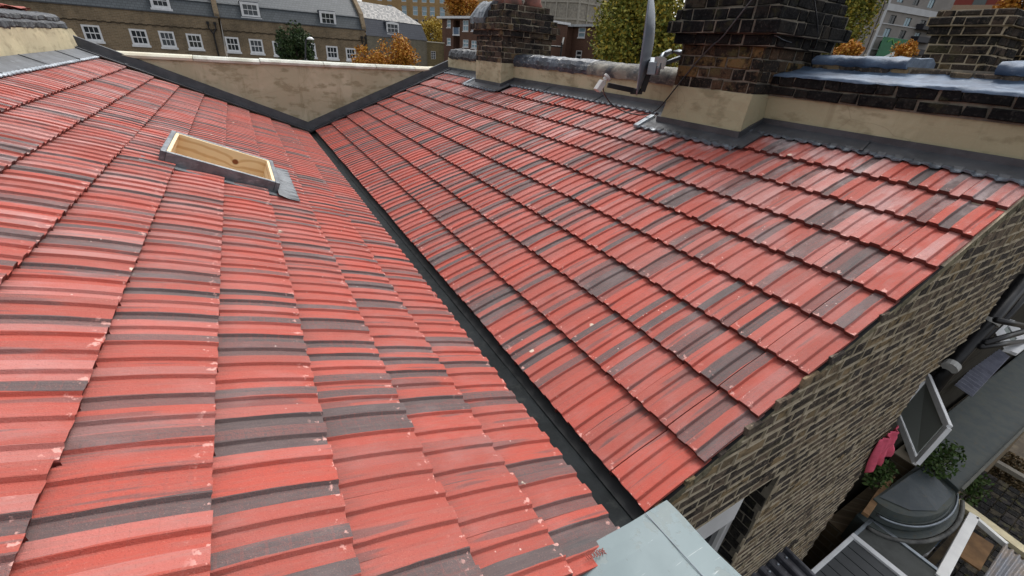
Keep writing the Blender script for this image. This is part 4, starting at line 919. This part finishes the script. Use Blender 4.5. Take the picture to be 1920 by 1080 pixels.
def terrace(name, a0, a1, label, wins, dorm, seed):
    r = empty(name, FT.p(a0, -7.6), label, 'house')
    b = MB(); holes = [(w[0][0]+.10, w[1][0]-.10, w[1][1]+.22, w[0][1]-.10) for w in wins]
    wall_holes(b, FT, a0, a1, -7.6, ZE, holes)
    FT.box(b, a0, a1, -7.6, ZE, -.75, -.70)
    b.build('wall', m_terr_a, r)
    b = MB(); zs = 1.50                              # scalloped string course and stained parapet band
    n = int((a1-a0)/.30)
    for i in range(n):
        x = a0+i*.30; FT.box(b, x, x+.30, zs-.02+.05*(i%2), zs+.06+.05*(i%2), 0, .05)
    b.build('string_course', mat_simple('sooty_course', (.06,.045,.03), .9, .3, 4), r)
    for w in wins: window(FT, r, w[0][0]+.12, w[1][0]-.12, w[1][1]+.26, w[0][1]-.12, 3, 2, d=-.02, fr=.14, bar=.05)
    # mansard: steep slate slope with dormers, shallow slope above
    b = MB(); zm = 3.72; db = -.15; dm = -.95
    b.add([FT.p(a0,ZE-.02,db),FT.p(a1,ZE-.02,db),FT.p(a1,zm,dm),FT.p(a0,zm,dm),FT.p(a0,ZE-.02,-7),FT.p(a1,ZE-.02,-7),FT.p(a1,zm,-7),FT.p(a0,zm,-7)], [(0,1,2,3),(1,5,6,2),(0,3,7,4),(4,7,6,5)])
    b.add([FT.p(a0,zm+.02,dm+.05),FT.p(a1,zm+.02,dm+.05),FT.p(a1,6.3,-4.6),FT.p(a0,6.3,-4.6),FT.p(a0,zm,-8.2),FT.p(a1,zm,-8.2)], [(0,1,2,3),(3,2,5,4),(1,5,2),(0,3,4)])
    rf = b.build('mansard_roof', m_slate, r)
    b = MB(); FT.box(b, a0, a1, zm-.02, zm+.06, dm-.02, dm+.09); b.build('white_trim', mat_simple('trim_grey_white', (.45,.47,.48), .6), rf)
    b = MB(); FT.box(b, a0, a1, ZE-.02, ZE+.07, -.35, .08); b.build('gutter', m_lead_dark, rf)
    for w in dorm:
        x0, x1 = w[0][0]-.05, w[1][0]+.05; z0_, z1_ = w[1][1], w[0][1]+.1
        b = MB(); FT.box(b, x0, x1, z0_, z1_+.12, -2.2, -.50); dd = b.build('dormer', m_slate_blue, r)
        window(FT, dd, x0+.20, x1-.20, z0_+.28, z1_-.14, 3, 2, d=-.42, fr=.20, name='window')
    # brick party upstand with coping
    b = MB(); P = []
    pr = [(-.12,ZE-.05),(-.12,ZE+.30),(dm+.25,zm+.35),(-4.6,6.7),(-4.6,0)]
    vs = [FT.p(a1-.22,z,d) for d, z in pr]+[FT.p(a1+.18,z,d) for d, z in pr]
    b.add(vs, [(0,1,2,3,4),(9,8,7,6,5)]+[(i,5+i,5+(i+1)%5,(i+1)%5) for i in range(5)]); b.build('party_upstand', m_terr_a, r)
    return r
WA = [(-0.408, 1.204), (0.715, -0.051)], [(2.624, 1.139), (3.761, -0.143)], [(4.62, 1.133), (5.695, -0.194)], [(6.596, 1.075), (7.701, -0.207)]
WB = [(9.565, 1.034), (10.636, -0.265)], [(11.51, 0.993), (12.625, -0.295)], [(13.504, 0.947), (14.608, -0.38)], [(16.203, 0.984), (17.42, -0.384)], [(18.475, 0.841), (19.592, -0.428)], [(20.443, 0.764), (21.422, -0.444)]
DA = [(4.684, 3.855), (5.947, 2.794)], 
DB = [(11.431, 3.849), (12.869, 2.715)], [(18.361, 3.779), (19.804, 2.607)]
PA = [(9.448, 3.892), (16.829, 3.771), (22.611, 2.388), (8.914, 2.417), (22.553, 1.792)]
def lvl(ws): return [((w[0][0], w[0][1]), (w[1][0], w[1][1])) for w in ws]
terrace('terraced_house', -6.5, PA[0][0]-.1, 'brown brick terrace house at the far left with a slate mansard and four sash windows', lvl(WA), lvl(DA), 1)
hb = terrace('terraced_house', PA[0][0]+.1, PA[2][0], 'brown brick terrace house with two mansard dormers, behind the dark evergreen', lvl(WB), lvl(DB), 2)
def downpipe(F, a, zt, parent, sp=.55, bot=-7.6):
    b = MB()
    for s_ in (-sp/2, sp/2): b.tube([F.p(a+s_, zt, .12), F.p(a+s_, zt-.30, .12), F.p(a, zt-.75, .10)], .055, 8); F.box(b, a+s_-.11, a+s_+.11, zt, zt+.22, .02, .24)
    b.tube([F.p(a, zt-.70, .10), F.p(a, bot, .10)], .06, 8); b.build('downpipe', m_black, parent)
downpipe(FT, [(8.746, 0.934)][0][0], 1.95, hb); downpipe(FT, [(22.4, 1.383)][0][0], 1.75, hb, .4)
# slate house with mottled roof
FC = Fac((11.608, 54.291, 2.293), (20.263, 58.928, 2.169)); LC = [(9.817, 2.111)][0][0]; hc = empty('terraced_house', FC.p(0,-7.6), 'grey brick house with a dark blue slate mansard and one arched dormer', 'house')
wv_ = [(7.458, 0.621), (8.053, -0.415)]
b = MB(); wall_holes(b, FC, 0.3, LC, -7.6, 2.15, [(wv_[0][0], wv_[1][0], .0, wv_[0][1])]); b.build('wall', m_terr_c, hc)
window(FC, hc, wv_[0][0], wv_[1][0], .05, wv_[0][1], 2, 2, d=-.05)
b = MB(); b.add([FC.p(.2,2.1,.06),FC.p(LC+.1,2.1,.06),FC.p(LC-.15,3.75,-.7),FC.p(.2,3.75,-.7),FC.p(LC+.1,2.1,-7),FC.p(LC-.15,3.75,-6)], [(0,1,2,3),(1,4,5,2)]); b.build('mansard_roof', m_slate_blue, hc)
b = MB(); b.add([FC.p(.2,3.75,-.66),FC.p(LC-.1,3.75,-.66),FC.p(LC-1.7,5.45,-3.6),FC.p(.2,5.45,-3.6),FC.p(LC-.1,3.75,-6.5),FC.p(.2,3.75,-6.5)], [(0,1,2,3),(1,4,2),(3,2,4,5)]); b.build('upper_roof', m_oldtile, hc)
wd = [(3.571, 3.66), (5.19, 2.408)]; b = MB(); FC.box(b, wd[0][0]-.15, wd[1][0]+.15, 2.45, 3.62, -2.2, -.28); dd = b.build('dormer', m_slate_blue, hc)
window(FC, dd, wd[0][0]+.02, wd[1][0]-.02, 2.62, 3.42, 3, 2, d=-.22, fr=.14, arch=True)
b = MB(); F2 = Fac(FC.p(LC, 0), FC.p(LC+6, 0)); wall_holes(b, FC, LC+.02, LC+3.4, -7.6, 1.95, [(LC+.9, LC+1.75, .1, .95)], -.4, -.1)
gw = empty('garden_wall', FC.p(LC+.02,-7.6), 'low yellow brick wing with pale coping and one white window beside the slate house', 'wall')
b.build('wall', m_garden_brick, gw); window(FC, gw, LC+.93, LC+1.72, .13, .92, 2, 4, d=-.15, fr=.08, sill=False); b = MB(); FC.box(b, LC+.02, LC+3.45, 1.95, 2.06, -.45, -.02); b.build('coping', m_cream, gw)
# flats
FA = Fac((26.237, 69.271, 5.35), (28.371, 60.631, 5.35)); ap = empty('apartment_block', FA.p(0,-7.6), 'red-brown brick block of flats with flat roof, white fascia and white windows', 'apartment block')
aw = [(1.444, 5.023), (2.342, 4.11), (1.417, 2.754), (2.331, 1.897), (2.982, 4.963), (4.51, 1.839), (5.203, 4.972), (6.428, 3.716), (7.098, 4.917), (8.178, 3.746), (5.243, 2.656), (6.48, 1.779), (7.173, 2.582), (8.375, 1.721), (2.982, 3.128), (4.487, 3.813)]
hol = [(aw[i][0], aw[i+1][0], aw[i+1][1], aw[i][1]) for i in (0,2,6,8,10,12)]; dr = (aw[4][0], aw[5][0], -2.0, aw[4][1]); LA = [(17.516, 5.075)][0][0]
fz = [(4.0, 5.0), (1.1, 2.2)]
b = MB(); wall_holes(b, FA, .25, LA, -7.6, 5.15, hol+[dr]); FA.box(b, .3, LA, -7.6, 5.1, -8, -1.6); b.build('wall', m_apt, ap)
for i, h in enumerate(hol): window(FA, ap, h[0]+.06, h[1]-.06, h[2]+.06, h[3]-.06, 1 if i < 2 else 2, 2, d=-.06, fr=.09, bar=.08, mp=m_pane_blue)
b = MB(); FA.box(b, -.35, LA+.2, 5.15, 5.42, -8.3, .55); b.build('fascia', m_upvc, ap); b = MB(); FA.box(b, -.2, LA, 5.42, 5.46, -8.2, .4); b.build('roof', m_lead_dark, ap)
bz = aw[14][1]; b = MB(); FA.box(b, dr[0]-.05, dr[1]+.05, bz-.05, bz+.12, -1.5, .12); ba = b.build('balcony', m_upvc, ap)
b = MB(); FA.box(b, dr[0], dr[1], bz+.12, bz+.95, .02, .06); b.build('railing', mat_simple('blue_railing', (.10,.16,.24), .5), ba)
for k in (0, 1):
    b = MB(); FA.box(b, dr[0]+k*(dr[1]-dr[0]-.12), dr[0]+k*(dr[1]-dr[0]-.12)+.12, bz+.12, bz+1.0, .03, .09); b.build('rail_post', m_upvc, ba)
FW_ = Fac((40.328, 55.906, 5.35), (40.471, 48.806, 5.35)); FM = Fac((32.844, 56.317, 5.35), (40.328, 55.906, 5.35))
ww = [(1.369, 5.029), (2.771, 3.914), (1.386, 2.297), (2.572, 1.235)]
b = MB(); wall_holes(b, FW_, 0, FW_.L+14, -7.6, 5.1, [(ww[0][0], ww[1][0], ww[1][1], ww[0][1]), (ww[2][0], ww[3][0], ww[3][1], ww[2][1])], -.5, 0); wall_holes(b, FM, 0, FM.L, -7.6, 5.1, [], -.5, 0); b.build('wall', m_apt, ap)
for i in (0, 2): window(FW_, ap, ww[i][0]+.07, ww[i+1][0]-.07, ww[i+1][1]+.07, ww[i][1]-.07, 1, 2, d=-.03, fr=.10, bar=.10, mp=m_pane_blue if i == 0 else m_pane)
b = MB(); FW_.box(b, -.2, FW_.L+14, 5.12, 5.38, -3, .5); FM.box(b, 0, FM.L, 5.1, 5.375, -3, .5); b.build('fascia', mat_simple('weathered_fascia', (.40,.42,.43), .6), ap)
# yellow brick tower
FY = Fac((35.266, 149.99, 10.754), (56.517, 124.481, 12.063)); yt = empty('tower_block', FY.p(0,-7.6), 'tall yellow brick tower block with narrow blue-tinted windows', 'tower block')
cols = [p_[0] for p_ in [(15.696, 11.884), (18.581, 11.972), (21.092, 12.049), (24.229, 12.145), (7.332, 11.754), (12.082, 11.898), (4.104, 11.656)]]; hol = []
for c_ in cols:
    for k in range(9): hol.append((c_-.8, c_+.8, -3.5+k*3.1, -1.3+k*3.1))
b = MB(); wall_holes(b, FY, -2, FY.L, -7.6, 26, hol); FY.box(b, -2, FY.L, -7.6, 25.9, -14, -.8); b.build('wall', m_tower, yt)
for i, h in enumerate(hol):
    if h[2] < -4 or h[2] > 16: continue
    window(FY, yt, h[0]+.1, h[1]-.1, h[2]+.1, h[3]-.1, 1, 2, d=-.15, fr=.12, bar=.08, sill=False, mp=m_pane_blue if i % 3 else m_pane)
# grey concrete building
FK = Fac((59.522, 117.763, 10.691), (73.082, 99.225, 11.37)); FK2 = Fac((73.082, 99.225, 11.37), (87.804, 101.813, 12.804)); kb = empty('concrete_building', FK.p(0,-7.6), 'pale grey pebble-dashed concrete building with ribbed panels', 'building')
b = MB(); FK.box(b, 0, FK.L, -7.6, 24, -9, 0); FK2.box(b, 0, FK2.L, -7.6, 24, -9, 0); b.build('wall', m_conc, kb)
b = MB()
for F in (FK, FK2):
    n = max(3, int(F.L/2.6))
    for i in range(n+1): F.box(b, F.L*i/n-.14, F.L*i/n+.14, -7, 24, 0, .28)
    for k in range(9): F.box(b, 0, F.L, -4.8+k*3.55, -4.45+k*3.55, .002, .22)
b.build('panel_rib', m_conc_rib, kb)
# glass and brick tower with the green hoarding
m_mod = mat_simple('warm_grey_cladding', (.27,.25,.23), .8, .15, .5); m_band = mat_simple('pale_band', (.52,.53,.54), .7, .1, .5)
FG = Fac((152.027, 69.954, 7.707), (181.4, 66.458, 9.467)); mt = empty('modern_tower', FG.p(0,-7.6), 'modern grey tower with dark windows and stacked black balconies', 'tower block')
pts = [(1.351, 10.382), (-0.636, 17.561), (2.517, 17.472), (15.177, 17.807), (0.848, 19.25), (14.569, 19.64), (15.631, 11.336)]; W = FG.L; zt = pts[5][1]; zl = 3.05; hol = []
z_band = [(2.151, 17.926)][0][1]
for k in range(-3, 9):
    z0_ = z_band-2.9-k*zl if k >= 0 else z_band+2.1+(-k-1)*zl
    for a in (.10, .34, .58): hol.append((W*a*1.0+.6, W*a+3.3, z0_, z0_+2.1))
hol = [h for h in hol if h[2] > -7]
b = MB(); wall_holes(b, FG, 0, W, -7.6, 28, hol, -.5, 0); FG.box(b, .02, W, -7.6, 27.9, -12, -.9); b.build('wall', m_mod, mt)
for i, h in enumerate(hol): window(FG, mt, h[0]+.08, h[1]-.08, h[2]+.08, h[3]-.08, 2, 1, d=-.2, fr=.10, bar=.12, sill=False, mf=m_black, mp=m_pane if i % 2 else m_pane_blue)
b = MB(); FG.box(b, 0, W, z_band, z_band+1.5, .0, .35)
for k in range(5): FG.box(b, 0, W, z_band-.45-(k+1)*zl+.45, z_band-.45-(k+1)*zl+.68, 0, .2)
FG.box(b, 0, .5, -7, 28, 0, .4); b.build('pale_band', m_band, mt)
for k in range(4):
    b = MB(); z = z_band-3.0-k*zl; FG.box(b, W*.56, W*.86, z-.2, z+1.15, .01, 2.0); b.build('balcony', mat_simple('black_balcony', (.02,.02,.028), .5), mt)
FH = Fac((166.874, 79.513, 7.636), (152.027, 69.954, 7.707)); b = MB(); FH.box(b, 0, FH.L, -7.6, 22, -.4, 0); b.build('wall', mat_simple('brick_red_grey', (.20,.13,.10), .8, .2, .6), mt)
b = MB(); FH.box(b, FH.L*.80, FH.L*.98, -7.6, 24, 0, .35)
for k in range(6): FH.box(b, 0, FH.L, -6+k*6.4, -5.2+k*6.4, 0, .5)
b.build('white_frame', mat_simple('cream_frame', (.55,.50,.42), .6), mt)
for k in range(5):
    b = MB(); FH.box(b, FH.L*.22, FH.L*.60, -5.0+k*6.4, .2+k*6.4, .0, .12); g = b.build('window', m_upvc, mt); b = MB(); FH.box(b, FH.L*.30, FH.L*.52, -4.6+k*6.4, -.2+k*6.4, .12, .14); b.build('pane', m_pane_blue, g)
# hoarding: green panels with white slanting marks
hz = [(2.707, 11.755), (8.626, 11.13), (1.485, 7.006), (9.276, 7.182)]; hd = empty('hoarding', FG.p(.3,-7.6,2.5), 'green painted hoarding with white zigzag shapes at the foot of the grey tower', 'hoarding')
b = MB(); FG.box(b, .3, W*.52, -7.6, hz[0][1], 2.3, 2.5); b.build('panel', mat_simple('green_hoarding', (.035,.17,.08), .6, .2, .4), hd)
b = MB(); zt = hz[0][1]
def band(pts, wd, d): 
    for (a, z), (a2, z2) in zip(pts, pts[1:]): b.bar(FG.p(a, z, d), FG.p(a2, z2, d), .06, wd)
band([(.6,zt-6.0),(W*.25,zt-3.4),(W*.22,zt-6.2)], .7, 2.6); band([(W*.26,zt-3.6),(W*.36,zt-.9),(W*.40,zt-2.0),(W*.46,zt-1.9)], .5, 2.62); b.build('white_mark', m_white, hd)
b = MB(); band([(W*.08,zt-1.0),(W*.14,zt-.3),(W*.18,zt-1.3),(W*.26,zt-.4)], .35, 2.61); b.build('light_mark', mat_simple('light_green', (.12,.35,.08), .6), hd)
b = MB(); FG.box(b, W*.36, W*.48, zt-6, zt-2.3, 2.51, 2.56); b.build('dark_opening', m_black, hd)
# red building and slab far right
FR = Fac((246.7, 92.889, 29.818), (252.652, 75.49, 29.173)); rb = empty('red_building', FR.p(0,-7.6), 'deep red clad building showing above the tapered chimney stack', 'building')
b = MB(); FR.box(b, 0, FR.L, -7.6, 40, -10, 0); b.build('wall', mat_simple('red_cladding', (.20,.035,.025), .7, .15, .3), rb)
b = MB(); FR.box(b, FR.L*.42, FR.L*.62, 0, 40, 0, .3); b.build('glazing', mat_simple('grey_glazing', (.10,.12,.12), .3), rb)
b = MB(); FR.box(b, -9.5, FR.L*1.1, -7.6, [(-1.842, 28.408)][0][1], .5, 6); bb_ = b.build('lower_block', mat_simple('tan_render', (.36,.26,.18), .9), rb)
